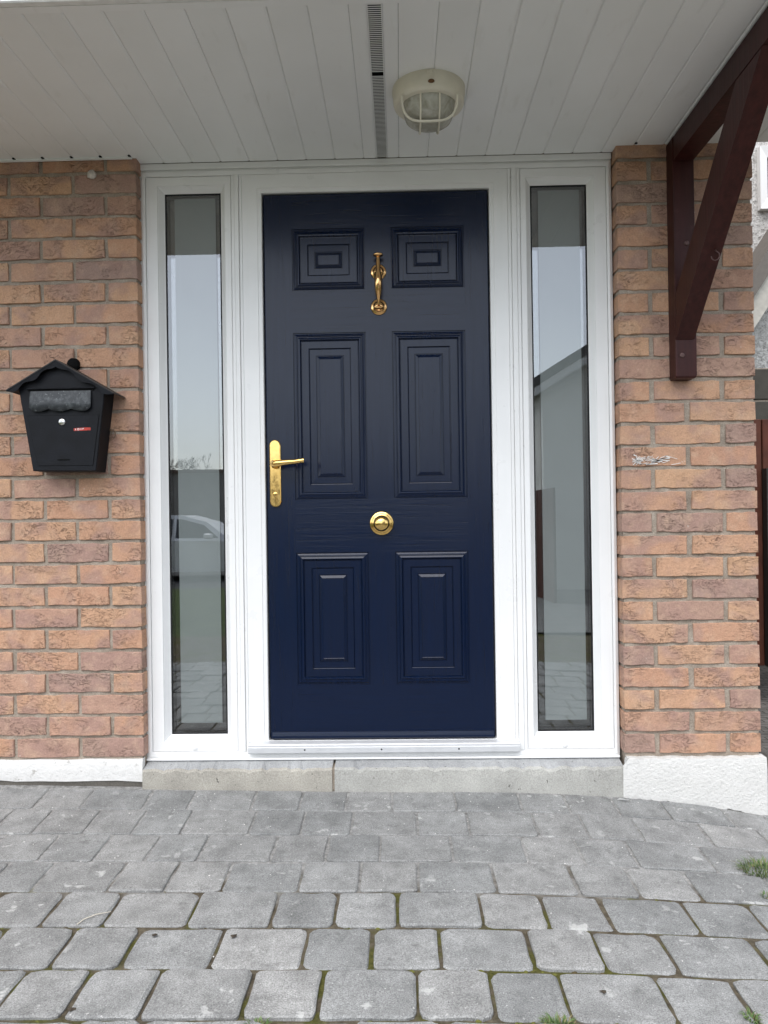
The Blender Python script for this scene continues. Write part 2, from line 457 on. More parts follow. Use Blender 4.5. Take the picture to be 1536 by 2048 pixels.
# ---- the ground further out (mirrored in the side windows): lawn, road, side passage
def sheet(name, x0, x1, y0, y1, zf, mat, nx=10, ny=10):
    mb = MB(); v = []; f = []
    for j in range(ny + 1):
        for i in range(nx + 1):
            x, y = lerp(x0, x1, i / nx), lerp(y0, y1, j / ny); v.append((x, y, zf(x, y)))
    for j in range(ny):
        for i in range(nx): a = j * (nx + 1) + i; f.append((a, a + 1, a + nx + 2, a + nx + 1))
    return tag(mb.add(v, f, 0, True).obj(name, mat), kind='structure')
def grass_material():
    m = M('lawn_grass', .9, .2); w = m.coords(False, world=True)
    c = m.ramp(m.noise(w, 3, 6, .7), [(.3, (.035, .055, .012)), (.7, (.085, .12, .03))])
    m.base(c); m.bump(m.noise(w, 60, 5), 1, .03); return m.m
TARMAC = simple('tarmac', (.055, .055, .056), .9, .2, 0, .2, 3, .4, 60)
sheet('ground', -400, 400, -400, 400, lambda x, y: -.62, simple('far_ground', (.10, .11, .06), .95, .1, 0, .3, .05), 4, 4)
sheet('lawn', -14, -1.0, -11.5, -3.7, lambda x, y: lerp(-.09, -.42, (-3.7 - y) / 7.8), grass_material())
sheet('driveway_tarmac', -1.0, 9, -11.5, -3.7, lambda x, y: lerp(-.09, -.42, (-3.7 - y) / 7.8) + .004, simple('grey_drive_surface', (.15, .15, .145), .9, .2, 0, .15, 4, .4, 60))
sheet('road', -60, 60, -18, -11.5, lambda x, y: -.44, TARMAC)
def passage_material():
    m = M('side_passage_paving', .9, .2); w = m.coords(False, world=True)
    bt = m.n('ShaderNodeTexBrick'); m.l(w, bt.inputs['Vector']); bt.inputs['Scale'].default_value = 5
    bt.inputs['Color1'].default_value = (.13, .12, .11, 1); bt.inputs['Color2'].default_value = (.18, .165, .15, 1); bt.inputs['Mortar'].default_value = (.05, .045, .035, 1)
    m.base(m.mix(1.0, bt.outputs[0], m.ramp(m.noise(w, 14, 5), [(.3, .65), (.7, 1.2)]), 'MULTIPLY')); m.bump(m.noise(w, 60, 4), .5, .005); return m.m
sheet('side_passage_floor', XO + .002, 4.5, .034, 5.5, lambda x, y: G(x, 0) - .004 - .012 * y, passage_material())

# ================================================================ BRICK WALLS
rb = random.Random(11)
def brick_mesh(L, H, D, seed):
    """one hand-made brick: ragged arrises, slightly wavy face, face at y=0 looking to -Y"""
    r = random.Random(seed); nx = 8 if L > .15 else 4
    xs = [lerp(-L / 2, L / 2, i / nx) for i in range(nx + 1)]
    per = [(x, -H / 2) for x in xs] + [(x, H / 2) for x in reversed(xs)]
    ins, dep = .0017, .0022
    outer = []; inner = []
    for (x, z) in per:
        jz = r.choice((-1, -.3, .2, .6)) * r.uniform(.0004, .0030) if abs(x) < L / 2 - 1e-6 else r.uniform(-.0025, 0)
        zz = math.copysign(abs(z) + jz, z); xx = x
        if abs(abs(x) - L / 2) < 1e-6: xx = math.copysign(L / 2 + r.uniform(-.0028, .0008), x)
        outer.append((xx, r.uniform(dep * .5, dep * 1.4), zz))
        ix = math.copysign(max(0, abs(xx) - ins * r.uniform(.7, 1.5)), xx) if abs(abs(x) - L / 2) < 1e-6 else xx + r.uniform(-.002, .002)
        inner.append((ix, r.uniform(-.0012, .0012), math.copysign(abs(zz) - ins * r.uniform(.6, 1.6), zz)))
    n = len(per); mb = MB(); v = inner + outer
    h = nx + 1; f = []
    for i in range(nx): f.append((i, i + 1, n - 2 - i, n - 1 - i))
    for i in range(n): f.append((i, i + n, (i + 1) % n + n, (i + 1) % n))
    mb.add(v, f, 0, False)
    back = [(x, D, z) for x, y, z in outer]
    mb.add(outer + back, [(i, i + n, (i + 1) % n + n, (i + 1) % n) for i in range(n)], 0, False)
    me = mb.mesh('brick', BRICK)
    import bmesh
    bm = bmesh.new(); bm.from_mesh(me); bmesh.ops.recalc_face_normals(bm, faces=bm.faces)
    # the face must look towards -Y
    bm.faces.ensure_lookup_table()
    if bm.faces[0].normal.y > 0: bmesh.ops.reverse_faces(bm, faces=bm.faces)
    bm.to_mesh(me); bm.free(); return me
FULL = [brick_mesh(.215, .064, .098, 100 + i) for i in range(14)]
HALF = [brick_mesh(.103, .064, .098, 200 + i) for i in range(8)]
Z0 = .1135; CP = .07475
def lay(wall, x, course, half, flip=False):
    o = link('brick', rb.choice(HALF if half else FULL), wall)
    o.location = (x, rb.uniform(-.0022, .0022), Z0 + (course + .5) * CP + rb.uniform(-.0015, .0015))
    o.rotation_euler = (0, rb.uniform(-.008, .008), 0)
    return o

def mortar_face(x0, x1, z0, z1, step, seed):
    mb = MB(); nx, nz = int((x1 - x0) / step), int((z1 - z0) / step); v = []; f = []
    for j in range(nz + 1):
        for i in range(nx + 1):
            x, z = lerp(x0, x1, i / nx), lerp(z0, z1, j / nz); q = Vector((x * 26, seed, z * 26))
            v.append((x, .0062 + .0034 * noise.noise(q) + .0022 * noise.noise(q * 3.1), z))
    for j in range(nz):
        for i in range(nx): a = j * (nx + 1) + i; f.append((a, a + 1, a + nx + 2, a + nx + 1))
    return mb.add(v, f, 0, True)
wl = mortar_face(-2.75, XL - .006, .05, SOF + .02, .0105, 1.7).box(-3.2, -2.75, .0095, .36, -.12, SOF + .6).box(-2.75, XL - .006, .0115, .36, -.12, SOF + .6).obj('mortar_bed', MORTAR, fix=False)
left_wall = thing('brick_wall', 'orange brown brick house wall carrying the black letterbox', 'brick wall', loc=(-1.6, .05, -.05))
def child(o, p):
    o.parent = p; o.matrix_parent_inverse = p.matrix_world.inverted() if False else Matrix.Translation(-Vector(p.location)); return o
child(wl, left_wall)
for c in range(28):
    x = XL - .0; half = c % 2 == 1
    first = True
    while x > -2.55:
        L = .103 if (half and first) else .215
        o = lay(left_wall, x - L / 2 - (0 if first else 0), c, L < .15); o.location -= Vector(left_wall.location)
        x -= L + .0105; first = False
def ragged_plinth(x0, x1, zt, zb, y0, y1, mat, name, parent, seed, left_slant=0.0):
    r = random.Random(seed); n = 26; mb = MB(); v = []; f = []
    for i in range(n + 1):
        x = lerp(x0, x1, i / n); b = zb(x) + r.uniform(-.004, .005); t = zt + r.uniform(-.002, .003)
        xx = x + (left_slant if i == 0 else 0)
        v += [(xx, y1, t + .001), (xx, y0 + .004, t), (x, y0 - r.uniform(0, .001), lerp(t, b, .18)), (x, y0 - r.uniform(-.001, .002), lerp(t, b, .6)), (x, y0 + .001, b), (x, y1, b - .004)]
    g = []
    for i in range(n):
        for k in range(5): a = 6 * i + k; (f if 0 < k < 4 else g).append((a, a + 1, a + 7, a + 6))
    g += [(0, 1, 2, 3, 4, 5), tuple(6 * n + k for k in (5, 4, 3, 2, 1, 0))]
    mb.add(v, f, 0, True); mb.add(v, g, 0, False)
    o = mb.obj(name, mat); child(o, parent); return o
p = ragged_plinth(-3.2, -.8965, .1105, lambda x: G(x, 0) + .012, -.006, .02, WHITEWASH, 'plinth', left_wall, 5)
p['label'] = 'flaking white painted strip along the foot of the wall'
b = MB().box(-3.2, -.894, -.0012, .03, -.08, .06).obj('footing', concrete_material('damp_footing', (.12, .11, .095))); child(b, left_wall)

right_wall = thing('brick_wall', 'narrow orange brown brick pier behind the dark red timber bracket', 'brick wall', loc=(1.0, .05, -.1))
child(mortar_face(XR + .006, XO - .006, .05, SOF + .02, .0105, 5.2).box(XR + .006, XO - .006, .0115, 5.0, -.2, SOF + .6).obj('mortar_bed', MORTAR, fix=False), right_wall)
for c in range(28):
    w0 = XR; row = (.103, .222, .103) if c % 2 == 0 else (.2205, .2205)
    for L in row:
        o = lay(right_wall, w0 + L / 2, c, L < .15); o.scale.x = L / (.103 if L < .15 else .215); o.location -= Vector(right_wall.location)
        w0 += L + (.015 if len(row) == 3 else .017)
p = ragged_plinth(.735, XO + .008, .1065, lambda x: G(x, -.02) - .004, -.022, .02, ROUGHCAST, 'plinth', right_wall, 6, .02)
p['label'] = 'thick white roughcast plinth at the foot of the pier'
# white paint dragged across one brick
sm = MB(); rr = random.Random(21)
for i in range(46):
    x = .795 + abs(rr.gauss(0, .5)) * .12; z = 1.113 + rr.gauss(0, .007) - (x - .8) * .03; l = rr.uniform(.004, .02); a = rr.uniform(-.5, .9); w_ = rr.uniform(.0006, .0018)
    if x > .935: continue
    dx, dz = l * math.cos(a), l * math.sin(a)
    sm.add([(x - dx, -.0036, z - dz - w_), (x + dx, -.0036, z + dz - w_), (x + dx, -.0036, z + dz + w_), (x - dx, -.0036, z - dz + w_)], [(0, 1, 2, 3)])
o = sm.obj('paint_smear', simple('white_paint_drag', (.72, .69, .65), .8)); child(o, right_wall); o['label'] = 'white paint smear dragged over a brick'; o['kind'] = 'stuff'

# the rest of the house behind and above the porch
def upper_wall_material():
    m = M('brickwork_above', .9, .2); w = m.coords(False, world=True)
    sw = m.n('ShaderNodeSeparateXYZ'); m.l(w, sw.inputs[0]); cb = m.n('ShaderNodeCombineXYZ'); m.l(sw.outputs[0], cb.inputs[0]); m.l(sw.outputs[2], cb.inputs[1])
    bt = m.n('ShaderNodeTexBrick'); m.l(cb.outputs[0], bt.inputs['Vector']); bt.inputs['Scale'].default_value = 1; bt.inputs['Brick Width'].default_value = .225; bt.inputs['Row Height'].default_value = .075; bt.inputs['Mortar Size'].default_value = .01
    bt.inputs['Color1'].default_value = (.36, .18, .10, 1); bt.inputs['Color2'].default_value = (.27, .14, .09, 1); bt.inputs['Mortar'].default_value = (.28, .24, .2, 1)
    m.base(bt.outputs[0]); return m.m
house = thing('house', 'unseen brick house front above the white porch ceiling', 'house', loc=(-1, 2, 0))
child(MB().box(-6, XO - .01, .012, 5.0, SOF + .602, 5.6).obj('upper_wall', upper_wall_material()), house)  # unseen wall, put in to block sky light from behind
child(MB().box(-6, -3.202, .012, 5.0, -.3, SOF + .6).obj('far_wall', upper_wall_material()), house)
hall = MB()
hall.box(-1.45, -1.4, .37, 4.2, -.05, 2.5).box(1.1, 1.15, .13, 4.2, -.05, 2.5).box(-1.4, 1.1, 4.2, 4.25, -.05, 2.5).box(-1.4, 1.1, .13, 4.2, 2.45, 2.5)
hall.box(-1.4, -.9, .361, .37, -.05, 2.45)
child(hall.obj('hallway', INTERIOR), house)
child(MB().box(-1.4, 1.1, .13, 4.2, .04, .09).obj('hall_floor', FLOORIN), house)
child(MB().box(-.9, .75, .062, .5, SOF + .0, SOF + .6).obj('lintel', MORTAR), house)

# ================================================================ DOORSTEP
step = thing('concrete_step', 'low worn concrete doorstep in two cast pieces under the white door frame', 'doorstep', loc=(-.1, 0, 0))
def step_block(x0, x1, mat, seed):
    r = random.Random(seed); n = 46; mb = MB(); v = []; f = []
    for i in range(n + 1):
        x = lerp(x0, x1, i / n); g = G(x, -.03) - .01
        q = r.uniform(-.002, .002) - (.006 if r.random() < .12 else 0)
        v += [(x, .13, .093), (x, .05, .0925 + r.uniform(-.001, .001)), (x, -.010 + r.uniform(-.002, .002), .081 + q), (x, -.0185, .074 + q * 1.3), (x, -.020 + r.uniform(-.0012, .0012), .045), (x, -.021, g)]
    for i in range(n):
        for k in range(5): a = 6 * i + k; f.append((a, a + 1, a + 7, a + 6))
    ft = [q for i_, q in enumerate(f) if i_ % 5 < 2]; f = [q for i_, q in enumerate(f) if i_ % 5 >= 2]
    f += [(0, 1, 2, 3, 4, 5), tuple(6 * n + k for k in (5, 4, 3, 2, 1, 0))]
    mb.add(v, f, 0, False); mb.f += ft; mb.mi += [1] * len(ft); mb.sm += [False] * len(ft)
    o = mb.obj('step_block', [mat, CONC_T]); child(o, step); return o
step_block(-.8925, -.2445, CONC_A, 1)['label'] = 'longer stained buff piece of the step'
step_block(-.2365, .7395, CONC_B, 2)['label'] = 'paler grey piece of the step'
mb = MB().box(-.2445, -.2365, -.014, .1, -.03, .079); child(mb.obj('mortar_joint', MORTAR), step)

# ================================================================ DOOR FRAME AND SIDE WINDOWS
frame = thing('door_frame', 'white plastic front door frame with two tall glazed side windows', 'door frame', loc=(-.08, .08, .094))
Y = .05
mb = MB()
mb.rings([(-.879, .7276, .120, 2.135, .085), (-.879, .7276, .120, 2.135, .0465), (-.8805, .729, .1185, 2.1365, .0455), (-.888, .735, .106, 2.148, .0445), (-.9035, .7455, .0945, 2.158, .051), (-.9035, .7455, .0945, 2.158, .13)])
child(mb.obj('outer_frame', UPVC), frame)
child(MB().box(-.9035, .7455, .043, .13, 2.1585, SOF - .0005, 0, .002).obj('head_trim', UPVC), frame)
child(MB().box(-.8975, .7425, .034, .051, .0935, .1005, 0, .002).obj('sill_lip', UPVC), frame)
def side_window(gl, gr, ol, o_r, label):
    g = (gl, gr, .174, 2.085); bd = .0185
    mb = MB()
    def rc(e, y, out=None):
        return (gl - e, gr + e, .174 - e, 2.085 + e, y)
    mb.rings([rc(0, .09), rc(0, .0765), rc(.003, .0745), rc(bd - .002, .0565), rc(bd, .0555), rc(bd, .0515), rc(bd + .0015, Y), (ol + .003, o_r - .003, .123, 2.132, Y), (ol + .001, o_r - .001, .121, 2.134, Y + .0015), (ol + .001, o_r - .001, .121, 2.134, .09)])
    s = child(mb.obj('side_window', UPVC), frame); s['label'] = label
    def sub(o): o.parent = s; return o
    sub(MB().rings([rc(-.0001, .0775), rc(-.0045, .0765), rc(-.0055, .0785), rc(-.0055, .082)]).obj('gasket', GASKET))
    mg = MB().add([(gl, .079, .174), (gr, .079, .174), (gr, .079, 2.085), (gl, .079, 2.085)], [(0, 1, 2, 3)])
    sub(mg.obj('glass_pane', GLASS, fix=False))
    mg = MB().add([(gl, .1, .174), (gr, .1, .174), (gr, .1, 2.085), (gl, .1, 2.085)], [(0, 1, 2, 3)])
    sub(mg.obj('inner_pane', GLASS, fix=False))
    # etched centre of the inner pane, clear bevelled border left around it
    e = .030
    sub(MB().box(gl + e, gr - e + .008, .0905, .0935, .174 + .036, 2.085 - .012).obj('frosted_panel', FROST))
    mx = (gl + gr) / 2
    sub(MB().lathe([(.0, .0455), (.006, .0455), (.0085, .048), (.0085, .052)], (0, 0, 0), 'Y', 16).obj('drain_cap', UPVC)).location = (mx - .01, 0, .1335)
    return s
side_window(-.8189, -.6199, -.879, -.5777, 'tall narrow side window on the lock side of the door')
side_window(.4692, .6657, .4294, .7276, 'tall narrow side window on the hinge side of the door')
for x0, x1, dy in ((-.577, -.5655, .0), (-.5648, -.5505, -.004), (-.5498, -.5397, .0015), (.3868, .398, .0015), (.3987, .4165, -.004), (.4172, .4288, 0)):
    child(MB().box(x0, x1, .0465 + dy, .1, .1205, 2.1345, 0, .0012).obj('mullion', UPVC), frame)
mb = MB()
def dc(e, y): return (-.4715 - e, .3232 + e, .1560 - e * .35, 2.0725 + e, y)
mb.rings([dc(0, .11), dc(0, .0545), dc(.002, .0525), dc(.0145, .0525), dc(.0150, .0495), dc(.0465, .0488), (-.539, .386, .1205, 2.134, .0478), (-.539, .386, .1205, 2.134, .1)])
child(mb.obj('door_jamb', UPVC), frame)
th = MB(); n = 1
poly = [(.0485, .1195), (.024, .1195), (.0225, .122), (.0225, .1395), (.0245, .1415), (.0245, .1475), (.027, .1505), (.052, .1548), (.0485, .15)]
v = [(-.5383, y, z) for y, z in poly] + [(.399, y, z) for y, z in poly]; k = len(poly)
th.add(v, [tuple(range(k)), tuple(range(2 * k - 1, k - 1, -1))] + [(i, i + k, (i + 1) % k + k, (i + 1) % k) for i in range(k)])
tho = child(th.obj('threshold', ALU), frame); tho['label'] = 'pale grey metal threshold strip below the door'
for x in (-.3424, -.077, .1889):
    o = MB().lathe([(.0, .0221), (.003, .0221), (.003, .0245)], (0, 0, 0), 'Y', 10).obj('drain_hole', BLACK, tho); o.location = (x, 0, .1315)
    o.location.z = .132

# ================================================================ FRONT DOOR
door = thing('front_door', 'navy blue six panel front door with brass handle, knocker and knob', 'front door', loc=(-.07, .08, .158))
DX0, DX1, DZ0, DZ1, DF = -.4675, .3192, .1585, 2.0685, .062
PX = [(-.368, -.1125), (-.0215, .2345)]; PZ = [(.347, .810), (.9945, 1.580), (1.7285, 1.9455)]
slab = MB()
xs = [DX0 + .004, PX[0][0], PX[0][1], PX[1][0], PX[1][1], DX1 - .004]; zs = [DZ0 + .004] + [q for a in PZ for q in a] + [DZ1 - .004]
for i in range(5):
    for j in range(7):
        if i in (1, 3) and j in (1, 3, 5): continue
        mi = 1 if (j in (0, 2, 4, 6) and i in (1, 2, 3)) else 0
        slab.add([(xs[i], DF, zs[j]), (xs[i + 1], DF, zs[j]), (xs[i + 1], DF, zs[j + 1]), (xs[i], DF, zs[j + 1])], [(0, 1, 2, 3)], mi)
slab.rings([(DX0 + .004, DX1 - .004, DZ0 + .004, DZ1 - .004, DF), (DX0 + .0012, DX1 - .0012, DZ0 + .0012, DZ1 - .0012, DF + .0012), (DX0, DX1, DZ0, DZ1, DF + .004), (DX0, DX1, DZ0, DZ1, DF + .042)], 0)
slab.add([(DX0, DF + .042, DZ0), (DX1, DF + .042, DZ0), (DX1, DF + .042, DZ1), (DX0, DF + .042, DZ1)], [(3, 2, 1, 0)])
child(slab.obj('door_leaf', [DOOR_V, DOOR_H], fix=False), door)
prof = [(0, 0), (.0010, .0040), (.0034, .0040), (.0042, .0024), (.0088, .0002), (.0100, -.0010), (.0124, -.0016), (.0140, .0016), (.0156, .0014), (.0188, -.0002), (.0212, -.0012), (.0232, -.0010), (.0262, .0030), (.0276, .0068), (.0292, .0070), (.0300, .0048),
        (.0530, .0048), (.0538, .0096), (.0560, .0104), (.0574, .0084), (.0782, .0082), (.0790, .0106), (.0806, .0106), (.0814, .0086), (.0902, .0040), (.0910, .0034), (.0922, .0042), (.0945, .0042)]
for zz in PZ:
    for xx in PX:
        mb = MB()
        rk = []
        sc_ = min(1.0, ((zz[1] - zz[0]) / 2 - .012) / .0945)
        for e, y in prof: rk.append((xx[0] + e, xx[1] - e, zz[0] + e * sc_, zz[1] - e * sc_, DF + y))
        mb.rings(rk, 0, True); child(mb.obj('moulded_panel', DOOR_V, fix=False), door)
wb = MB(); poly = [(DF - .001, .160), (DF - .010, .1615), (DF - .0120, .165), (DF - .0115, .1715), (DF - .0085, .1845), (DF + .002, .187)]; k = len(poly)
v = [(DX0 + .009, y, z) for y, z in poly] + [(DX1 - .006, y, z) for y, z in poly]
wb.add(v, [tuple(range(k)), tuple(range(2 * k - 1, k - 1, -1))] + [(i, i + k, (i + 1) % k + k, (i + 1) % k) for i in range(k)])
child(wb.obj('weather_bar', DOOR_H), door)
# lever handle
def stadium(w, h, n=10):
    pts = []
    for k in range(n + 1): a = math.pi * k / n; pts.append((w * math.cos(a), h - w + w * math.sin(a)))
    for k in range(n + 1): a = math.pi + math.pi * k / n; pts.append((w * math.cos(a), -h + w + w * math.sin(a)))
    return pts
hx, hz = -.4363, 1.0895
st = stadium(.0192, .1175); st2 = stadium(.0165, .1148); mb = MB(); n = len(st)
v = [(hx + x, DF + .001, hz + z) for x, z in st] + [(hx + x, DF - .007, hz + z) for x, z in st] + [(hx + x, DF - .0100, hz + z) for x, z in st2]
mb.add(v, [(i, i + n, (i + 1) % n + n, (i + 1) % n) for i in range(n)] + [(i + n, i + 2 * n, (i + 1) % n + 2 * n, (i + 1) % n + n) for i in range(n)] + [tuple(range(2 * n, 3 * n))])
plate = child(mb.obj('handle_plate', BRASS), door); plate['label'] = 'tall rounded brass handle plate with lever'
lz = 1.121
mb = MB().lathe([(.0165, DF - .009), (.0165, DF - .016), (.0125, DF - .022), (.011, DF - .036)], (hx + .003, 0, lz), 'Y', 24)
mb.tube([(hx + .001, DF - .034, lz), (hx + .002, DF - .046, lz), (hx + .012, DF - .052, lz + .0005), (hx + .04, DF - .053, lz + .003), (hx + .075, DF - .052, lz + .0055), (hx + .096, DF - .051, lz + .0085), (hx + .106, DF - .050, lz + .0095)],
        [.0108, .0128, .0125, .0102, .0082, .0082, .0092], 16)
mb.obj('lever', BRASS, plate)
kz = 1.012
mb = MB().lathe([(.0, DF - .0122), (.0078, DF - .0122), (.0085, DF - .0108), (.0085, DF - .0095)], (hx, 0, kz + .005), 'Y', 20)
mb.box(hx - .0042, hx + .0042, DF - .0118, DF - .0095, kz - .016, kz)
mb.obj('lock_cylinder', BRASS, plate)
MB().box(hx - .0008, hx + .0008, DF - .0126, DF - .012, kz + .001, kz + .009).obj('key_slot', BLACK, plate)
# doctor's knocker
kx = -.0652; kn = []
for z, rads in ((1.7885, .0275), (1.6660, .0285)):
    o = MB().lathe([(rads, DF + .001), (rads, DF - .003), (rads * .86, DF - .0065), (rads * .74, DF - .006), (rads * .68, DF - .0085), (rads * .5, DF - .0165), (rads * .28, DF - .021), (0, DF - .0222)], (kx, 0, z), 'Y', 32).obj('knocker_rose', COPPER)
    kn.append(o)
mb = MB()
path = [(1.836, .030, .0065), (1.826, .031, .0095), (1.808, .031, .0105), (1.792, .034, .0105), (1.776, .040, .013), (1.758, .046, .0178), (1.742, .049, .0182), (1.722, .047, .0172), (1.704, .041, .0142), (1.690, .034, .0100), (1.678, .028, .0068), (1.668, .025, .0075)]
mb.tube([(kx, DF - d, z) for z, d, r in path], [(r * .75, r) for z, d, r in path], 18)
mb.lathe([(0, 1.8425), (.0150, 1.8425), (.0182, 1.8385), (.0150, 1.8345), (.0075, 1.832)], (kx, DF - .030, 0), 'Z', 24)
mb.lathe([(.0, 1.652), (.012, 1.6525), (.0165, 1.6555), (.012, 1.6590), (.006, 1.664)], (kx, DF - .024, 0), 'Z', 24)
mb.tube([(kx, DF - .002, 1.7885), (kx, DF - .034, 1.7885)], .0085, 12)
mb.tube([(kx, DF - .002, 1.656), (kx, DF - .026, 1.656)], .008, 12)
knk = child(mb.obj('door_knocker', COPPER), door); knk['label'] = 'rosy brass doctor style door knocker'
for o in kn: o.parent = knk
kb = MB().lathe([(.0415, DF + .001), (.0418, DF - .004), (.039, DF - .0085), (.0355, DF - .0075), (.034, DF - .0100), (.0325, DF - .0130), (.0295, DF - .0125), (.0275, DF - .0145), (.0270, DF - .0200), (.0282, DF - .0265), (.0275, DF - .033), (.0245, DF - .0405), (.0185, DF - .0465), (.0105, DF - .0502), (0, DF - .0515)], (-.0663, 0, .9095), 'Y', 48)
o = child(kb.obj('door_knob', BRASS), door); o['label'] = 'round brass centre knob on a stepped rose'

# ================================================================ PORCH CANOPY
porch = thing('porch_canopy', 'white plastic boarded porch ceiling above the front door', 'porch', loc=(0, -.4, SOF))
FY = -.772
def soffit_board(x0, x1, y1, y0=FY):
    g = .0034; d = .0022
    mb = MB(); prof_ = [(x0 + .0004, d + .004), (x0 + .0004, d), (x0 + g, 0), (x1 - g - .004, 0), (x1 - g + .001, d * .55), (x1 - .0004, d), (x1 - .0004, d + .004)]
    k = len(prof_); v = [(x, y0, SOF + h) for x, h in prof_] + [(x, y1, SOF + h) for x, h in prof_]
    mb.add(v, [(i, i + k, i + 1 + k, i + 1) for i in range(k - 1)] + [tuple(range(k)), tuple(range(2 * k - 1, k - 1, -1))])
    return child(mb.obj('soffit_board', SOFFIT), porch)
edges = [-.11 - .1 * i for i in range(22)][::-1] + []
VX0, VX1 = -.0645, -.0287
def back(x0, x1): return .0425 if (x0 > XL - .06 and x1 < XR + .075) else -.0025
cuts = edges + [-.11]
for a, b in zip(edges, edges[1:]): soffit_board(a, b, back(a, b))
soffit_board(-.11, VX0 - .001, .0425); soffit_board(VX1 + .001, .012, .0425)
x = .012
while x < 1.45: soffit_board(x, x + .1, back(x, x + .1)); x += .1
# continuous vent
vent = child(MB().box(VX0 - .001, VX1 + .001, FY, .0425, SOF + .012, SOF + .016).obj('vent_strip', BLACK), porch); vent['label'] = 'long slotted ventilation strip in the porch ceiling'
for side in (VX0 - .0008, VX1 - .0014):
    MB().box(side, side + .0022, FY, .042, SOF - .0022, SOF + .0119).obj('vent_rail', SOFFIT, vent).location = -Vector(porch.location)
slat_me = MB().box(VX0 + .0015, VX1 - .0015, -.0014, .0014, SOF - .0004, SOF + .0004).mesh('slat', SOFFIT)
y = FY + .006
while y < .038:
    if abs(y + .4518) > .0075:
        link('slat', slat_me, vent, (0 - porch.location.x, y - porch.location.y, -porch.location.z))
    y += .0077
for o in vent.children: o.location = Vector(o.location)
bpy.context.view_layer.update()
for o in vent.children: o.matrix_parent_inverse = Matrix.Identity(4)
# vent_strip itself sits in porch space with a parent inverse, so its children are moved into world place
for o in vent.children:
    l = Vector(o.location) + Vector(porch.location); o.location = l
# front edge, fascia, gutter and lean-to roof (out of view overhead; roof put in to block light)
child(MB().box(-2.25, 1.47, FY - .022, FY - .001, SOF - .004, SOF + .19, 0, .003).obj('fascia_board', FASCIA), porch)
child(MB().box(-2.25, 1.47, FY - .0012, FY + .022, SOF - .0035, SOF - .0008).obj('edge_trim', SOFFIT), porch)
rf = MB(); v = [(-2.3, FY - .08, SOF + .17), (1.52, FY - .08, SOF + .17), (1.52, .012, SOF + .62), (-2.3, .012, SOF + .62)]
v += [(a, b_, c_ - .05) for a, b_, c_ in v]
rf.add(v, [(0, 1, 2, 3), (7, 6, 5, 4), (0, 4, 5, 1), (1, 5, 6, 2), (2, 6, 7, 3), (3, 7, 4, 0)])
child(rf.obj('lean_to_roof', GREYROOF), porch)
child(MB().box(-2.24, 1.46, FY, -.003, SOF + .013, SOF + .017).obj('ceiling_backing', BLACK), porch)
for x0, x1 in ((-2.23, -2.21), (1.452, 1.466)):
    child(MB().box(x0, x1, FY, -.003, SOF + .0175, SOF + .24).obj('cheek_board', FASCIA), porch)
child(MB().box(-2.2, XL - .012, -.012, -.0028, SOF - .0055, SOF - .0002).obj('wall_trim', SOFFIT), porch)
# open ends of the board grooves along the brickwork
nt = MB()
for i in range(12):
    x = -.91 - .1 * i
    nt_o = MB().box(x - .0045, x + .0045, -.0215, -.0125, SOF - .0016, SOF + .004).obj('groove_end', BLACK); child(nt_o, porch)
nt_o = MB().box(.812 - .0045, .812 + .0045, -.020, -.012, SOF - .0016, SOF + .004).obj('groove_end', BLACK); child(nt_o, porch)

# ---- bulkhead lamp under the porch
lamp = thing('bulkhead_lamp', 'round yellowed bulkhead lamp with wire guard fixed to the porch ceiling', 'lamp', loc=(.1, -.365, SOF))
lx, ly = .1, -.365
body = MB().lathe([(.1065, SOF + .001), (.1065, SOF - .012), (.1045, SOF - .018), (.1035, SOF - .040), (.1005, SOF - .047), (.094, SOF - .0500)], (lx, ly, 0), 'Z', 48)
def dshape(rad, flat, n=40):
    return [(max(-flat, min(flat, rad * math.cos(2 * math.pi * k / n))), rad * math.sin(2 * math.pi * k / n)) for k in range(n)]
n = 48; oc = [(.094 * math.cos(2 * math.pi * k / n), .094 * math.sin(2 * math.pi * k / n)) for k in range(n)]; ic = dshape(.083, .074, n)
v = [(lx + a, ly + b_, SOF - .0500) for a, b_ in oc] + [(lx + a, ly + b_, SOF - .0525) for a, b_ in ic] + [(lx + a, ly + b_, SOF - .040) for a, b_ in ic]
body.add(v, [(i, (i + 1) % n, (i + 1) % n + n, i + n) for i in range(n)] + [(i + n, (i + 1) % n + n, (i + 1) % n + 2 * n, i + 2 * n) for i in range(n)])
child(body.obj('lamp_body', CREAM), lamp)
ln = MB(); v = []; f = []; rings_ = 9
for j in range(rings_ + 1):
    t = j / rings_; k_ = math.cos(t * math.pi / 2) ** .55 if j < rings_ else 0.0
    for (a, b_) in ic: v.append((lx + a * k_, ly + b_ * k_, SOF - .044 - .060 * math.sin(t * math.pi / 2)))
for j in range(rings_):
    for i in range(n): f.append((j * n + i, j * n + (i + 1) % n, (j + 1) * n + (i + 1) % n, (j + 1) * n + i))
ln.add(v, f, 0, True); child(ln.obj('lens', LENS), lamp)
for dx in (-.026, .028):
    pts = [(lx + dx, ly - .082, SOF - .052), (lx + dx, ly - .070, SOF - .092), (lx + dx, ly - .03, SOF - .1115), (lx + dx, ly + .03, SOF - .1115), (lx + dx, ly + .070, SOF - .092), (lx + dx, ly + .084, SOF - .052)]
    child(MB().tube(pts, .0028, 8).obj('guard_wire', CREAM), lamp)
pts = [(lx - .076, ly + .012, SOF - .052)] + [(lx + .072 * math.sin(t), ly + .012 + .016 * (1 - abs(math.sin(t))), SOF - .1) for t in (-1.3, -.8, -.3, .3, .8, 1.3)] + [(lx + .076, ly + .012, SOF - .052)]
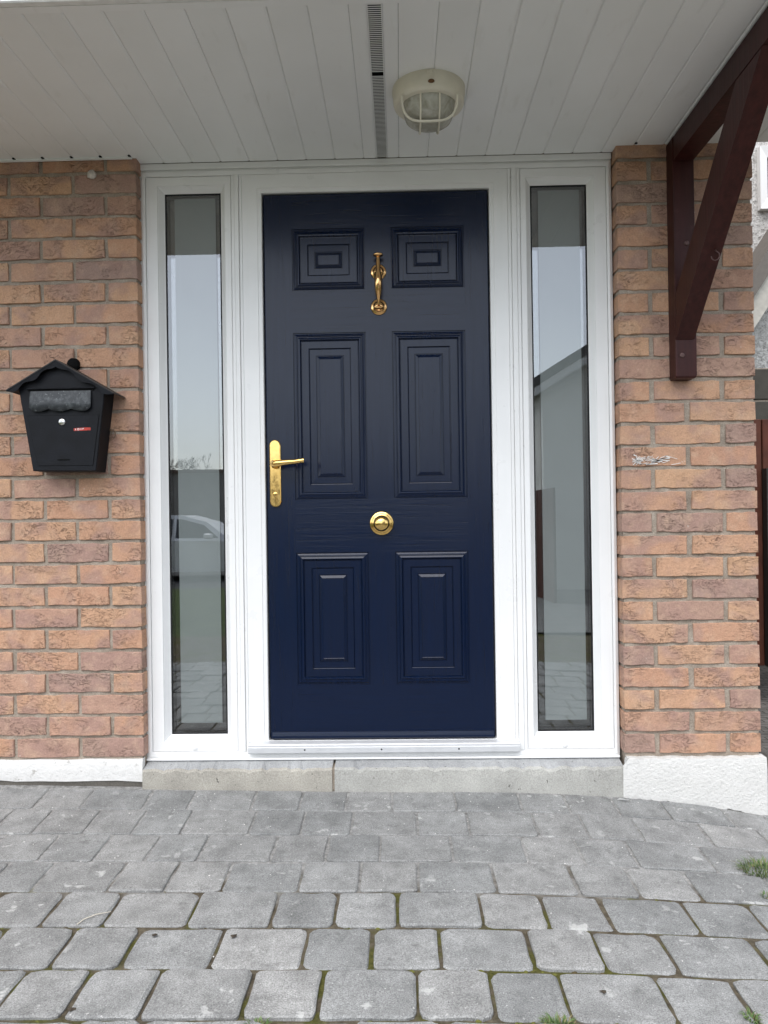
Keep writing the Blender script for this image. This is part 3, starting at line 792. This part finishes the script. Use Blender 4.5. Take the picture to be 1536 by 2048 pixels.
pts = [(lx + .079 * math.copysign(abs(math.cos(t)) ** .55, math.cos(t)), ly - .066 + .028 * math.sin(t) ** .8, SOF - .050 - .0600 * math.sin(t) ** .7) for t in [math.pi * k_ / 16 for k_ in range(16, -1, -1)] if math.sin(t) > -.001 for t in [min(max(t, 1e-4), math.pi - 1e-4)]]
child(MB().tube(pts, .0036, 8).obj('guard_wire', CREAM), lamp)
mb = MB().box(lx - .011, lx + .009, ly - .1095, ly - .095, SOF - .012, SOF - .0005, 0, .003); child(mb.obj('mounting_lug', CREAM), lamp)
mb = MB().lathe([(.0, -.0055), (.008, -.0042), (.0095, 0)], (0, 0, 0), 'Y', 14); o = mb.obj('screw_recess', RUST); o.scale = (1, 1, .55); o.location = (lx + .003, ly - .1042, SOF - .033); child(o, lamp); o['label'] = 'rusty screw hole'

# ================================================================ TIMBER BRACKET
br = thing('timber_bracket', 'dark red stained timber gallows bracket fixed to the brick pier', 'bracket', loc=(.95, 0, 1.38))
BX0, BX1 = .9175, .986
def yz_prism(poly, x0, x1, name, c=.003):
    k = len(poly); cx_ = sum(p_[0] for p_ in poly) / k; cz_ = sum(p_[1] for p_ in poly) / k
    def ins(p_, e):
        d = Vector((p_[0] - cx_, p_[1] - cz_)); L_ = d.length; d = d * (1 - e * 1.4 / L_); return (cx_ + d.x, cz_ + d.y)
    q = [ins(p_, c) for p_ in poly]; mb = MB()
    v = [(x0, *p_) for p_ in q] + [(x0 + c, *p_) for p_ in poly] + [(x1 - c, *p_) for p_ in poly] + [(x1, *p_) for p_ in q]
    f = [tuple(range(k)), tuple(range(4 * k - 1, 3 * k - 1, -1))]
    for j in range(3): f += [(j * k + i, (j + 1) * k + i, (j + 1) * k + (i + 1) % k, j * k + (i + 1) % k) for i in range(k)]
    o = mb.add(v, f).obj(name, WOOD); return child(o, br)
yz_prism([(-.0008, 1.378), (-.056, 1.378), (-.0605, 1.3835), (-.0605, SOF - .0015), (-.0008, SOF - .0015)], BX0, BX1, 'wall_post')
yz_prism([(-.061, SOF - .083), (-.742, SOF - .083), (-.752, SOF - .073), (-.752, SOF - .006), (-.061, SOF - .006)], BX0 + .001, BX1 - .001, 'top_beam')
s_ = .95
def zl(y): return 1.513 + s_ * (-y - .0615)
def zu(y): return 1.652 + s_ * (-y - .0615)
yt = -.0615 - (SOF - .0845 - 1.652) / s_; yb_ = -.0615 - (SOF - .0845 - 1.513) / s_
yz_prism([(-.0615, 1.503), (-.072, 1.514), (yb_, SOF - .0842), (yt, SOF - .0842), (-.0615, 1.652)], BX0 + .0005, BX1 - .007, 'diagonal_brace')
HOOK = simple('brown_painted_steel', (.10, .055, .05), .45, .5, .4)
for z, dx in ((1.452, -.014), (1.823, .006)):
    o = MB().lathe([(.0, -.0015), (.006, -.0025), (.0085, -.001), (.0085, .002)], (0, 0, 0), 'Y', 16).obj('bolt_head', HOOK); o.location = (BX0 + .0345 + dx, -.0612, z); child(o, br)
mb = MB(); hk = Vector((.958, -.297, 1.735)); pts = []
hx_, hy_, hz_ = .957, -.285, zl(-.285)
pts = [(hx_, hy_ + .006, hz_ + .006), (hx_, hy_ - .009, hz_ - .011)]
for k in range(9):
    a = R(80 - k * 32); pts.append((hx_ - .004 + .0125 * math.cos(a) * 1.0, hy_ - .012 - .003 * math.sin(a), hz_ - .026 + .0125 * math.sin(a)))
child(mb.tube(pts, .0017, 8).obj('cup_hook', HOOK), br)

# ================================================================ LETTERBOX
lb = thing('letterbox', 'black metal house shaped letterbox with scalloped flap on the brick wall', 'letterbox', loc=(-1.12, 0, 1.1))
MY = -.086
def mp(x, z): return (x, z)
front = [(-1.2235, 1.102), (-1.0116, 1.0985), (-.978, 1.371), (-1.133, 1.459), (-1.269, 1.380)]
bk = [(-1.2215, 1.1015), (-1.0116, 1.0985), (-.978, 1.371), (-1.133, 1.459), (-1.269, 1.380)]
mb = MB(); k = 5; c = .0025
cx_, cz_ = -1.12, 1.26
fi = [(cx_ + (x - cx_) * .985, cz_ + (z - cz_) * .985) for x, z in front]
v = [(x, MY, z) for x, z in fi] + [(x, MY + c, z) for x, z in front] + [(x, -.004, z) for x, z in front]
mb.add(v, [tuple(range(k))] + [(i, i + k, (i + 1) % k + k, (i + 1) % k) for i in range(k)] + [(i + k, i + 2 * k, (i + 1) % k + 2 * k, (i + 1) % k + k) for i in range(k)] + [tuple(range(3 * k - 1, 2 * k - 1, -1))])
child(mb.obj('box_body', BOXPAINT), lb)
AP = (-1.133, 1.4655); LE = (-1.2985, 1.3672); RE = (-.9405, 1.3520)
for e in (LE, RE):
    d = Vector((e[0] - AP[0], e[1] - AP[1])).normalized(); nrm = Vector((-d.y, d.x)) if d.x < 0 else Vector((-d.y, d.x))
    if nrm.y < 0: nrm = -nrm
    t = .003; mb = MB()
    q = [AP, e, (e[0] + nrm.x * t, e[1] + nrm.y * t), (AP[0], AP[1] + t * 1.15)]
    mb.prism(q, -.109, -.003)
    child(mb.obj('roof_panel', ROOFDUST), lb)
    # scalloped fringe along the front edge
    mb = MB(); nn = 24; v = []; f = []
    for i in range(nn + 1):
        u = i / nn; px_, pz_ = lerp(AP[0], e[0], u), lerp(AP[1], e[1], u)
        dep = .013 + .0055 * math.sin(u * math.pi * 2 * 2.5 + .4) - (.009 * max(0, u - .85) / .15) 
        nx_, nz_ = -nrm.x * dep, -nrm.y * dep
        v += [(px_, -.1075, pz_), (px_ + nx_, -.1065, pz_ + nz_), (px_, -.1055, pz_), (px_ + nx_, -.1050, pz_ + nz_)]
    for i in range(nn):
        a = 4 * i; f += [(a, a + 1, a + 5, a + 4), (a + 3, a + 2, a + 6, a + 7), (a + 1, a + 3, a + 7, a + 5)]
    child(mb.add(v, f).obj('roof_fringe', BOXPAINT), lb)
child(MB().box(-1.238, -1.010, MY - .006, MY + .001, 1.3735, 1.3775, 0, .001).obj('slot_hood', BOXPAINT), lb)
child(MB().box(-1.236, -1.013, MY - .0006, MY + .0005, 1.3655, 1.3733).obj('letter_slot', BLACK), lb)
mb = MB(); nn = 40; v = []; f = []
for i in range(nn + 1):
    u = i / nn; x = lerp(-1.2285, -1.0225, u)
    dz = .0078 * -math.cos(u * 2 * math.pi * 3) if 0 else 0
    ph = math.sin(math.pi * (.12 + u * 2.76)) ; zb = 1.3065 - .0085 * abs(ph) + (.008 if u < .06 or u > .94 else 0) * (1 - min(u, 1 - u) / .06 if min(u, 1 - u) < .06 else 0)
    v += [(x, MY - .0035, 1.367), (x, MY - .0090, lerp(1.367, zb, .6)), (x, MY - .0105, zb), (x, MY - .0090, zb + .0002), (x, MY - .002, 1.367)]
for i in range(nn):
    for q in range(4): a = 5 * i + q; f.append((a, a + 1, a + 6, a + 5))
f += [(0, 1, 2, 3, 4), tuple(5 * nn + q for q in (4, 3, 2, 1, 0))]
fl = child(mb.add(v, f, 0, True).obj('letter_flap', FLAP), lb); fl['label'] = 'scuffed grey flap with a scalloped lower edge'
dq = [(-1.2385, 1.2855), (-.9985, 1.2845), (-1.0215, 1.118), (-1.2055, 1.1195)]
mb = MB(); dqo = [(cx_ + (x - cx_) * 1.012, 1.2 + (z - 1.2) * 1.014) for x, z in dq]
gapm = MB().prism(dqo, MY - .0004, MY + .0005).obj('door_gap', BLACK); child(gapm, lb)
dd = child(MB().prism(dq, MY - .0018, MY + .001).obj('letterbox_door', BOXPAINT), lb)
mb = MB().lathe([(.0, -.006), (.0045, -.006), (.0062, -.0052), (.0100, -.0048), (.0112, -.003), (.0112, 0)], (0, 0, 0), 'Y', 24); o = mb.obj('lock', SILVER); o.location = (-1.1215, MY - .0018, 1.2637); child(o, lb)
o2 = MB().box(-.0035, .0035, -.0066, -.0060, -.0011, .0011).obj('key_slot', BLACK, o)
child(MB().box(-1.139, -1.0985, MY - .0045, MY - .0015, 1.1365, 1.1395, 0, .0008).obj('pull_lip', BLACK), lb)
st_o = child(MB().add([(-1.0830, MY - .0022, 1.2330), (-1.0265, MY - .0022, 1.2345), (-1.0265, MY - .0022, 1.2435), (-1.0450, MY - .0022, 1.2440), (-1.0830, MY - .0022, 1.2420)], [(0, 1, 2, 3, 4)]).obj('sticker', RED), lb)
st_o['label'] = 'torn red sticker with white letters'
# the letters left on the torn sticker
lt = MB(); yy = MY - .0024
def stroke(ax, az, bx_, bz, w=.0011):
    d = Vector((bx_ - ax, bz - az)).normalized() * w; nx_, nz_ = -d.y, d.x
    lt.add([(ax - nx_, yy, az - nz_), (bx_ - nx_, yy, bz - nz_), (bx_ + nx_, yy, bz + nz_), (ax + nx_, yy, az + nz_)], [(0, 1, 2, 3)])
bx0 = -1.0770; z0, z1 = 1.2355, 1.2412
stroke(bx0, z0, bx0, z1)
for i in range(10):
    a, b2 = 2 * math.pi * i / 10, 2 * math.pi * (i + 1) / 10
    stroke(bx0 + .0092 + .0034 * math.cos(a), 1.2384 + .0029 * math.sin(a), bx0 + .0092 + .0034 * math.cos(b2), 1.2384 + .0029 * math.sin(b2), .0009)
stroke(bx0 + .0180, z0 + .0008, bx0 + .0184, z1 + .0006); stroke(bx0 + .0235, z1 + .0006, bx0 + .0275, z1 - .0012); stroke(bx0 + .0240, z1, bx0 + .0240, z0 + .002)
lt.obj('sticker_lettering', WHITE, st_o)
# round black cap half hidden behind its roof
cp = MB().lathe([(.0, -.016), (.016, -.0155), (.0205, -.012), (.0215, -.004), (.0215, .003)], (0, 0, 0), 'Y', 28).obj('wall_cap', BLACK); cp.location = (-1.117, 0, 1.472)
tag(cp, 'round black plastic cap on the bricks behind the letterbox roof', 'cap')
# bit of putty under the ceiling, and a curl of dry plant by the letterbox
rr = random.Random(4)
mb = MB(); v = []; f = []
for j in range(7):
    for i in range(10):
        t = math.pi * j / 6; a = 2 * math.pi * i / 10; q = 1 + .35 * (rr.random() - .5)
        v.append((.017 * math.sin(t) * math.cos(a) * q + (.004 if j > 4 else 0), .012 * math.cos(t) * q, .015 * math.sin(t) * math.sin(a) * q))
for j in range(6):
    for i in range(10): f.append((j * 10 + i, j * 10 + (i + 1) % 10, (j + 1) * 10 + (i + 1) % 10, (j + 1) * 10 + i))
o = mb.add(v, f, 0, True).obj('putty_lump', simple('dried_putty', (.55, .50, .46), .9, .2, 0, .2, 80)); o.location = (-1.045, -.006, 2.1245); tag(o, 'small lump of pale putty stuck to the bricks under the porch ceiling', 'putty')
mb = MB()
for s in range(5):
    pts = []; a0 = rr.uniform(0, 6); rr_ = rr.uniform(.006, .013)
    for k_ in range(9): pts.append((-.99 + rr_ * math.cos(a0 + k_ * .6) * (1 + k_ * .05) - (.006 if s < 2 else -.002), -.008 - .003 * math.sin(k_), 1.238 - .003 * s + rr_ * 1.35 * math.sin(a0 + k_ * .6)))
    mb.tube(pts, .0011, 5)
o = mb.obj('dry_tendril', simple('dry_stem', (.22, .15, .10), .9)); tag(o, 'curl of dry plant stem clinging to the bricks beside the letterbox', 'dry stem')

# ================================================================ WEEDS AND MOSS IN THE JOINTS
GRASS = [simple('grass_blade_a', (.07, .125, .035), .6, .3, 0, .35, 60), simple('grass_blade_b', (.11, .16, .055), .6, .3, 0, .3, 60), simple('dry_blade', (.20, .18, .09), .8, .2)]
def tuft(x, y, spread_x, spread_y, n, h, label, seed):
    r = random.Random(seed); mb = MB(); gz = G(x, y) - .006
    for i in range(n):
        a = r.uniform(0, 2 * math.pi); q = math.sqrt(r.random()); bx_, by_ = q * spread_x * math.cos(a), q * spread_y * math.sin(a)
        L = h * r.uniform(.5, 1.15); w = r.uniform(.0008, .0019); lean = r.uniform(.3, 1.3); da = a + r.uniform(-1.2, 1.2)
        dx, dy = math.cos(da), math.sin(da); px_, py_ = -dy * w, dx * w
        pts = [(0, 0), (L * .35 * lean, L * .6), (L * .9 * lean, L * .8 * (1.25 - lean * .45))]
        v = []
        for k_, (o_, z_) in enumerate(pts):
            ww = (1, .8, .08)[k_]; v += [(bx_ + dx * o_ - px_ * ww, by_ + dy * o_ - py_ * ww, z_), (bx_ + dx * o_ + px_ * ww, by_ + dy * o_ + py_ * ww, z_)]
        mb.add(v, [(0, 1, 3, 2), (2, 3, 5, 4)], 2 if r.random() < .22 else r.randint(0, 1))
    o = mb.obj('grass_tuft', GRASS, fix=False); o.location = (x, y, gz); return tag(o, label, 'grass', 'grass tufts in the paving joints')
tuft(1.005, -.455, .075, .04, 360, .036, 'large bright green grass tuft sprouting in front of the brick pier', 1)
tuft(.287, -1.128, .03, .012, 120, .022, 'small green grass tuft at the lip of a paver in front of the door', 2)
tuft(-.286, -1.135, .022, .009, 60, .014, 'tiny pale grass tuft in the paving on the letterbox side', 3)
tuft(.665, -1.09, .012, .022, 60, .016, 'thin grass sprouting in an open mossy joint beyond the large pavers', 4)
tuft(.93, -.60, .012, .012, 34, .018, 'thin sprigs of grass just below the large tuft', 5)
mb = MB(); rr = random.Random(8)
MOSS = [simple('moss_green', (.10, .10, .028), .95, .1, 0, .45, 90), simple('moss_brown', (.07, .055, .028), .95, .1, 0, .4, 90)]
for row in range(4, 9):
    for i in range(90):
        x = rr.uniform(-1.15, 1.0)
        if noise.noise(Vector((x * 3.1, row * 4.7, .3))) < rr.uniform(-.15, .45): continue
        y = -.16 * row + rr.gauss(0, .0035); s = rr.uniform(.002, .0052); z = G(x, y) - .0075
        v = []
        for j in range(3):
            for k_ in range(6):
                a = k_ * math.pi / 3 + j; q = (1, .8, .3)[j] * rr.uniform(.75, 1.2); v.append((x + s * 1.5 * q * math.cos(a), y + s * q * math.sin(a), z + s * .9 * (0, .6, 1)[j]))
        f = [(j * 6 + k_, j * 6 + (k_ + 1) % 6, (j + 1) * 6 + (k_ + 1) % 6, (j + 1) * 6 + k_) for j in range(2) for k_ in range(6)] + [(12, 13, 14, 15, 16, 17)]
        mb.add(v, f, rr.choice((0, 0, 1)), True)
o = mb.obj('moss', MOSS); tag(o, 'olive moss growing in the open joints of the paving', 'moss', kind='stuff')
# litter: plaster chip, dry stalk, gravel grains
ch = MB().add([(0, 0, .002), (.03, -.004, .004), (.045, -.016, .003), (.03, -.014, .007), (.008, -.006, .009)], [(0, 1, 4), (1, 3, 4), (1, 2, 3), (0, 4, 3), (0, 3, 2, 1)]).obj('plaster_chip', WHITEWASH)
ch.location = (.705, -.05, G(.705, -.05) + .001); tag(ch, 'flake of white render lying at the corner of the doorstep', 'flake')
sx, sy = -.80, -.77
stk = MB().tube([(sx - .03, sy + -.028, 0), (sx - .022, sy - .008, .002), (sx, sy + .012, .003), (sx + .03, sy + .028, .001)], [.0012, .0014, .0012, .0008], 6).obj('dry_stalk', simple('straw', (.5, .46, .38), .8)); stk.location = (.05, 0, G(sx, sy) + .003)
tag(stk, 'pale dry stalk lying across the pavers below the letterbox', 'stalk')
LEAF = simple('rotted_leaf', (.055, .045, .035), .9, .1, 0, .4, 90)
for i, (lx_, ly_, lab) in enumerate(((-.58, -.84, 'small dark rotted leaf on the pavers below the letterbox wall'), (-.396, -.843, 'small dark rotted leaf on the pavers in front of the lock side window'), (-.659, -1.097, 'dark leaf scrap on the broad pavers below the letterbox'), (.397, -1.032, 'dark leaf scrap on a pale patched paver in front of the hinge side window'))):
    q = random.Random(40 + i); v = [(0, 0, .004)]
    for k_ in range(7):
        a_ = k_ * 2 * math.pi / 7; ra = (.011 if k_ % 2 else .006) * q.uniform(.7, 1.3); v.append((ra * math.cos(a_), ra * .8 * math.sin(a_), q.uniform(.0005, .003)))
    o = MB().add(v, [(0, k_ + 1, (k_ + 1) % 7 + 1) for k_ in range(7)]).obj('dead_leaf', LEAF, fix=False); o.location = (lx_, ly_, G(lx_, ly_) + .0012); tag(o, lab, 'leaf', 'dead leaves on the paving')
gr = MB(); rr = random.Random(31)
for i in range(150):
    x, y = rr.uniform(-1.3, 1.2), -abs(rr.gauss(.05, .35)) - .03; s = rr.uniform(.0007, .0022)
    if y < -1.2: continue
    z = G(x, y) + .0012
    v = [(x + s * rr.uniform(.7, 1.4) * a, y + s * rr.uniform(.7, 1.3) * b_, z + s * c_) for a, b_, c_ in ((1, 0, 0), (0, 1, 0), (-1, 0, 0), (0, -1, 0), (0, 0, 1), (0, 0, -.8))]
    gr.add(v, [(0, 1, 4), (1, 2, 4), (2, 3, 4), (3, 0, 4), (1, 0, 5), (2, 1, 5), (3, 2, 5), (0, 3, 5)], 0)
tag(gr.obj('grit', simple('pale_grit', (.62, .60, .57), .9)), 'pale grit and paint crumbs scattered over the paving', 'grit', kind='stuff')

# ================================================================ SIDE PASSAGE, seen past the pier
def pebble_material():
    m = M('pebbledash', .95, .2); w = m.coords(False, world=True)
    c = m.ramp(m.noise(w, 32, 5, .75), [(.36, (.22, .21, .20)), (.47, (.52, .51, .49)), (.62, (.70, .69, .67))])
    m.base(c); m.bump(m.noise(w, 34, 4, .7), 1.0, .03); return m.m
PEBBLE = pebble_material()
nb = thing('neighbour_house', 'white roughcast house wall with a white framed window beyond the side gate', 'house', loc=(5, 4.1, -.2))
child(MB().box(2.2, 8.0, 4.0, 4.3, -.4, 6).obj('roughcast_wall', PEBBLE), nb)
w_ = MB().rings([(3.2, 4.2, 3.62, 3.97, 3.99), (3.2, 4.2, 3.62, 3.97, 3.96), (3.13, 4.27, 3.52, 4.06, 3.94), (3.13, 4.27, 3.52, 4.06, 3.999)]); child(w_.obj('window_frame', UPVC), nb)
child(MB().box(3.2, 4.2, 3.985, 3.995, 3.62, 3.97).obj('window_pane', simple('dark_window', (.03, .032, .035), .1, .6)), nb)
vb = MB(); v = []
a, b_ = Vector((2.55, 2.12)), Vector((4.2, 4.62))
for yy_, c0, c1 in ((3.7, 0, .30),):
    pass
d = (b_ - a).normalized(); nr = Vector((-d.y, d.x))
def bar(o0, o1, y0, y1, mat, name):
    q = [a + nr * o0, b_ + nr * o0, b_ + nr * o1, a + nr * o1]
    return child(MB().prism([(p_.x, p_.y) for p_ in q], y0, y1).obj(name, mat), nb)
bar(.02, .13, 3.55, 4.0, simple('grey_brown_bargeboard', (.13, .115, .10), .7), 'bargeboard')
bar(-.13, .019, 3.60, 4.0, simple('cream_soffit_board', (.45, .43, .38), .6), 'verge_soffit')
gt = thing('side_gate', 'red brown boarded timber gate across the side passage', 'gate', loc=(2.4, 2.35, -.1))
GATE = simple('red_brown_gate_stain', (.085, .026, .014), .65, .3, 0, .25, 9)
for i in range(10):
    child(MB().box(XO + .05 + i * .155, XO + .198 + i * .155, 2.33, 2.355, -.07, 1.52, 0, .004).obj('board', GATE), gt)
for z in (.15, .75, 1.35): child(MB().box(XO + .05, XO + 1.59, 2.3555, 2.40, z, z + .1).obj('rail', GATE), gt)
child(MB().box(2.335, 2.45, 2.27, 2.329, -.07, 1.2).obj('gate_post', simple('dark_post', (.03, .025, .022), .8)), gt)
bw = thing('block_wall', 'dark weathered concrete block wall behind the side gate', 'wall', loc=(2.8, 2.75, -.1))
BLK = concrete_material('dark_block', (.075, .07, .06))
for r_ in range(9):
    for i in range(7):
        x0 = XO + .06 + i * .45 - (.22 if r_ % 2 else 0); x0c = max(x0, XO + .03)
        child(MB().box(x0c, x0 + .437, 2.70, 2.80, -.1 + r_ * .225, -.1 + r_ * .225 + .213, 0, .006).obj('block', BLK), bw)
child(MB().box(XO + .03, XO + 3.0, 2.712, 2.79, -.1, 1.92).obj('mortar_bed', MORTAR), bw)
cb = MB().tube([(1.36 + .14 * math.cos(k_ * .3) + .022 * k_, .48 + .13 * math.sin(k_ * .3), G(1.36 + .14 * math.cos(k_ * .3) + .022 * k_, 0) - .003) for k_ in range(30)], .009, 8).obj('garden_cable', simple('black_cable', (.02, .02, .02), .6)); tag(cb, 'loop of black cable lying in the side passage', 'cable')

# ================================================================ ACROSS THE ROAD (mirrored in the side windows and the brass)
op = thing('gabled_house', 'cream gabled house across the road mirrored in the hinge side window', 'house', loc=(6, -12, -.4))
CREAMW = simple('cream_render', (.74, .72, .67), .9, .2, 0, .06, 1)
gx, gy, ez, rz_, gw = 2.35, -9.6, 3.05, 5.55, 8.4
child(MB().prism([(gx, -.5), (gx + gw, -.5), (gx + gw, ez), (gx + gw / 2, rz_), (gx, ez)], gy - 8, gy).obj('rendered_wall', CREAMW), op)
for sgn in (0, 1):
    e = (gx - .25, ez - .15) if sgn == 0 else (gx + gw + .25, ez - .15); r0 = (gx + gw / 2, rz_ + .06)
    q = [e, r0, (r0[0], r0[1] + .16), (e[0], e[1] + .16)]
    child(MB().prism(q, gy - 8.2, gy + .22).obj('roof', GREYROOF), op)
    q = [(e[0], e[1] - .14), (r0[0], r0[1] - .16), (r0[0], r0[1] - .005), (e[0], e[1] - .005)]
    child(MB().prism(q, gy + .17, gy + .21).obj('bargeboard', FASCIA), op)
DKW = simple('window_dark', (.03, .035, .04), .08, .6)
for x0, z0_ in ((gx + 1.4, .6), (gx + 5.0, .6)):
    f_ = child(MB().box(x0 - .06, x0 + 1.66, gy + .001, gy + .05, z0_ - .06, z0_ + 1.26).obj('window', FASCIA), op)
    q_ = MB().box(x0, x0 + 1.6, gy + .0505, gy + .056, z0_, z0_ + 1.2).obj('pane', DKW, f_)
fn = thing('side_fence', 'brown boarded fence along the drive mirrored in the hinge side window', 'fence', loc=(1.9, -8, -.3))
for i in range(7): child(MB().box(1.95, 1.98, -9.4 + i * .36, -9.06 + i * .36, -.45, 1.25).obj('board', GATE), fn)
gw_ = thing('garden_wall', 'long rendered garden wall across the road mirrored in the lock side window', 'wall', loc=(-10, -21, -.4))
child(MB().box(-26, 1.2, -21.4, -21.1, -.6, 2.35).obj('rendered_wall', simple('grey_render', (.29, .275, .255), .9, .2, 0, .12, 2)), gw_)
child(MB().box(-26.1, 1.3, -21.5, -21.0, 2.3505, 2.46).obj('coping', simple('brown_coping', (.14, .10, .075), .9)), gw_)
# bare shrub behind that wall
tr = thing('bare_tree', 'bare twiggy tree above the garden wall mirrored in the lock side window', 'tree', loc=(-7.4, -23.5, -.5))
TW = simple('twig_bark', (.05, .04, .03), .9); trunk = MB(); crown = MB(); rt = random.Random(12)
trunk.tube([(-7.4, -23.5, -.6), (-7.35, -23.5, 1.0), (-7.4, -23.5, 2.2)], [.12, .09, .06], 8)
def grow(p_, d, L, r_, dep):
    q = p_ + d * L; crown.tube([p_, (p_ + q) / 2 + Vector((rt.uniform(-.05, .05),) * 3), q], [r_, r_ * .8, r_ * .6], 5)
    if dep:
        for _ in range(3): grow(q, (d + Vector((rt.uniform(-.8, .8), rt.uniform(-.6, .6), rt.uniform(-.2, .5)))).normalized(), L * .68, r_ * .6, dep - 1)
for _ in range(22): grow(Vector((-7.6 + rt.uniform(-1.8, 1.8), -23.5, 2.3)), Vector((rt.uniform(-1, 1), rt.uniform(-.5, .5), rt.uniform(.2, .8))).normalized(), .38, .013, 3)
child(trunk.obj('trunk', TW), tr); child(crown.obj('crown', TW), tr)
# silver car parked at the kerb
car = thing('parked_car', 'silver saloon car parked across the road mirrored in the lock side window', 'car', loc=(-4.8, -14.3, -.44))
SIL = simple('silver_car_paint', (.80, .81, .82), .25, .6, .25, .03); CGL = simple('car_glass', (.02, .022, .025), .06, .7); TYRE = simple('tyre_rubber', (.02, .02, .02), .8)
cx0 = -7.0; cy = -14.3; g0 = -.44
low = [(0, .30), (.08, .62), (.35, .82), (1.0, .88), (3.1, .86), (3.9, .74), (4.32, .62), (4.42, .32), (4.35, .2), (.1, .2)]
cab = [(.55, .84), (1.05, 1.28), (1.6, 1.43), (2.2, 1.42), (2.75, 1.26), (3.3, .86)]
def loft(poly, halfs, name, mat):
    k = len(poly); mb = MB(); v = []
    for hw, s in halfs:
        for x, z in poly: v.append((cx0 + 2.2 + (x - 2.2) * s, cy + hw, g0 + z))
    f = [tuple(range(k)), tuple(range((len(halfs) - 1) * k, len(halfs) * k))[::-1]]
    for j in range(len(halfs) - 1): f += [(j * k + i, j * k + (i + 1) % k, (j + 1) * k + (i + 1) % k, (j + 1) * k + i) for i in range(k)]
    return child(mb.add(v, f).obj(name, mat), car)
loft(low, [(-.86, .97), (-.80, 1), (.80, 1), (.86, .97)], 'body', SIL)
k = len(cab); mb = MB(); v = []
for sgn in (-1, 1):
    for x, z in cab: v.append((cx0 + x, cy + sgn * lerp(.78, .58, (z - .84) / .6), g0 + z))
mb.add(v, [tuple(range(k)), tuple(range(2 * k - 1, k - 1, -1))] + [(i, (i + 1) % k, (i + 1) % k + k, i + k) for i in range(k)]); child(mb.obj('cabin', SIL), car)
for sgn in (-1, 1):
    for q in ([(.95, .92), (1.2, 1.24), (1.65, 1.345), (2.0, 1.342), (2.0, .92)], [(2.08, .92), (2.08, 1.34), (2.2, 1.335), (2.68, 1.2), (3.02, .92)]):
        poly = [(cx0 + x, cy + sgn * (lerp(.78, .58, (z - .84) / .6) + .006), g0 + z) for x, z in q]
        child(MB().add(poly, [tuple(range(len(poly)))]).obj('side_window', CGL), car)
for x in (.85, 3.6):
    for sgn in (-1, 1):
        w = child(MB().lathe([(.0, -.09), (.2, -.09), (.31, -.085), (.32, 0), (.31, .085), (.2, .09), (0, .09)], (cx0 + x, cy + sgn * .79, g0 + .315), 'Y', 20).obj('wheel', TYRE), car)
        MB().lathe([(0, .012), (.19, .012), (.2, 0), (.2, -.012), (0, -.012)], (cx0 + x, cy + sgn * .885, g0 + .315), 'Y', 16).obj('rim', SIL, w)
for sgn in (-1, 1): child(MB().box(cx0 + 2.75, cx0 + 2.93, cy + sgn * .93 - .09, cy + sgn * .93 + .09, g0 + .9, g0 + 1.02, 0, .03).obj('wing_mirror', SIL), car)
bpy.context.view_layer.update()
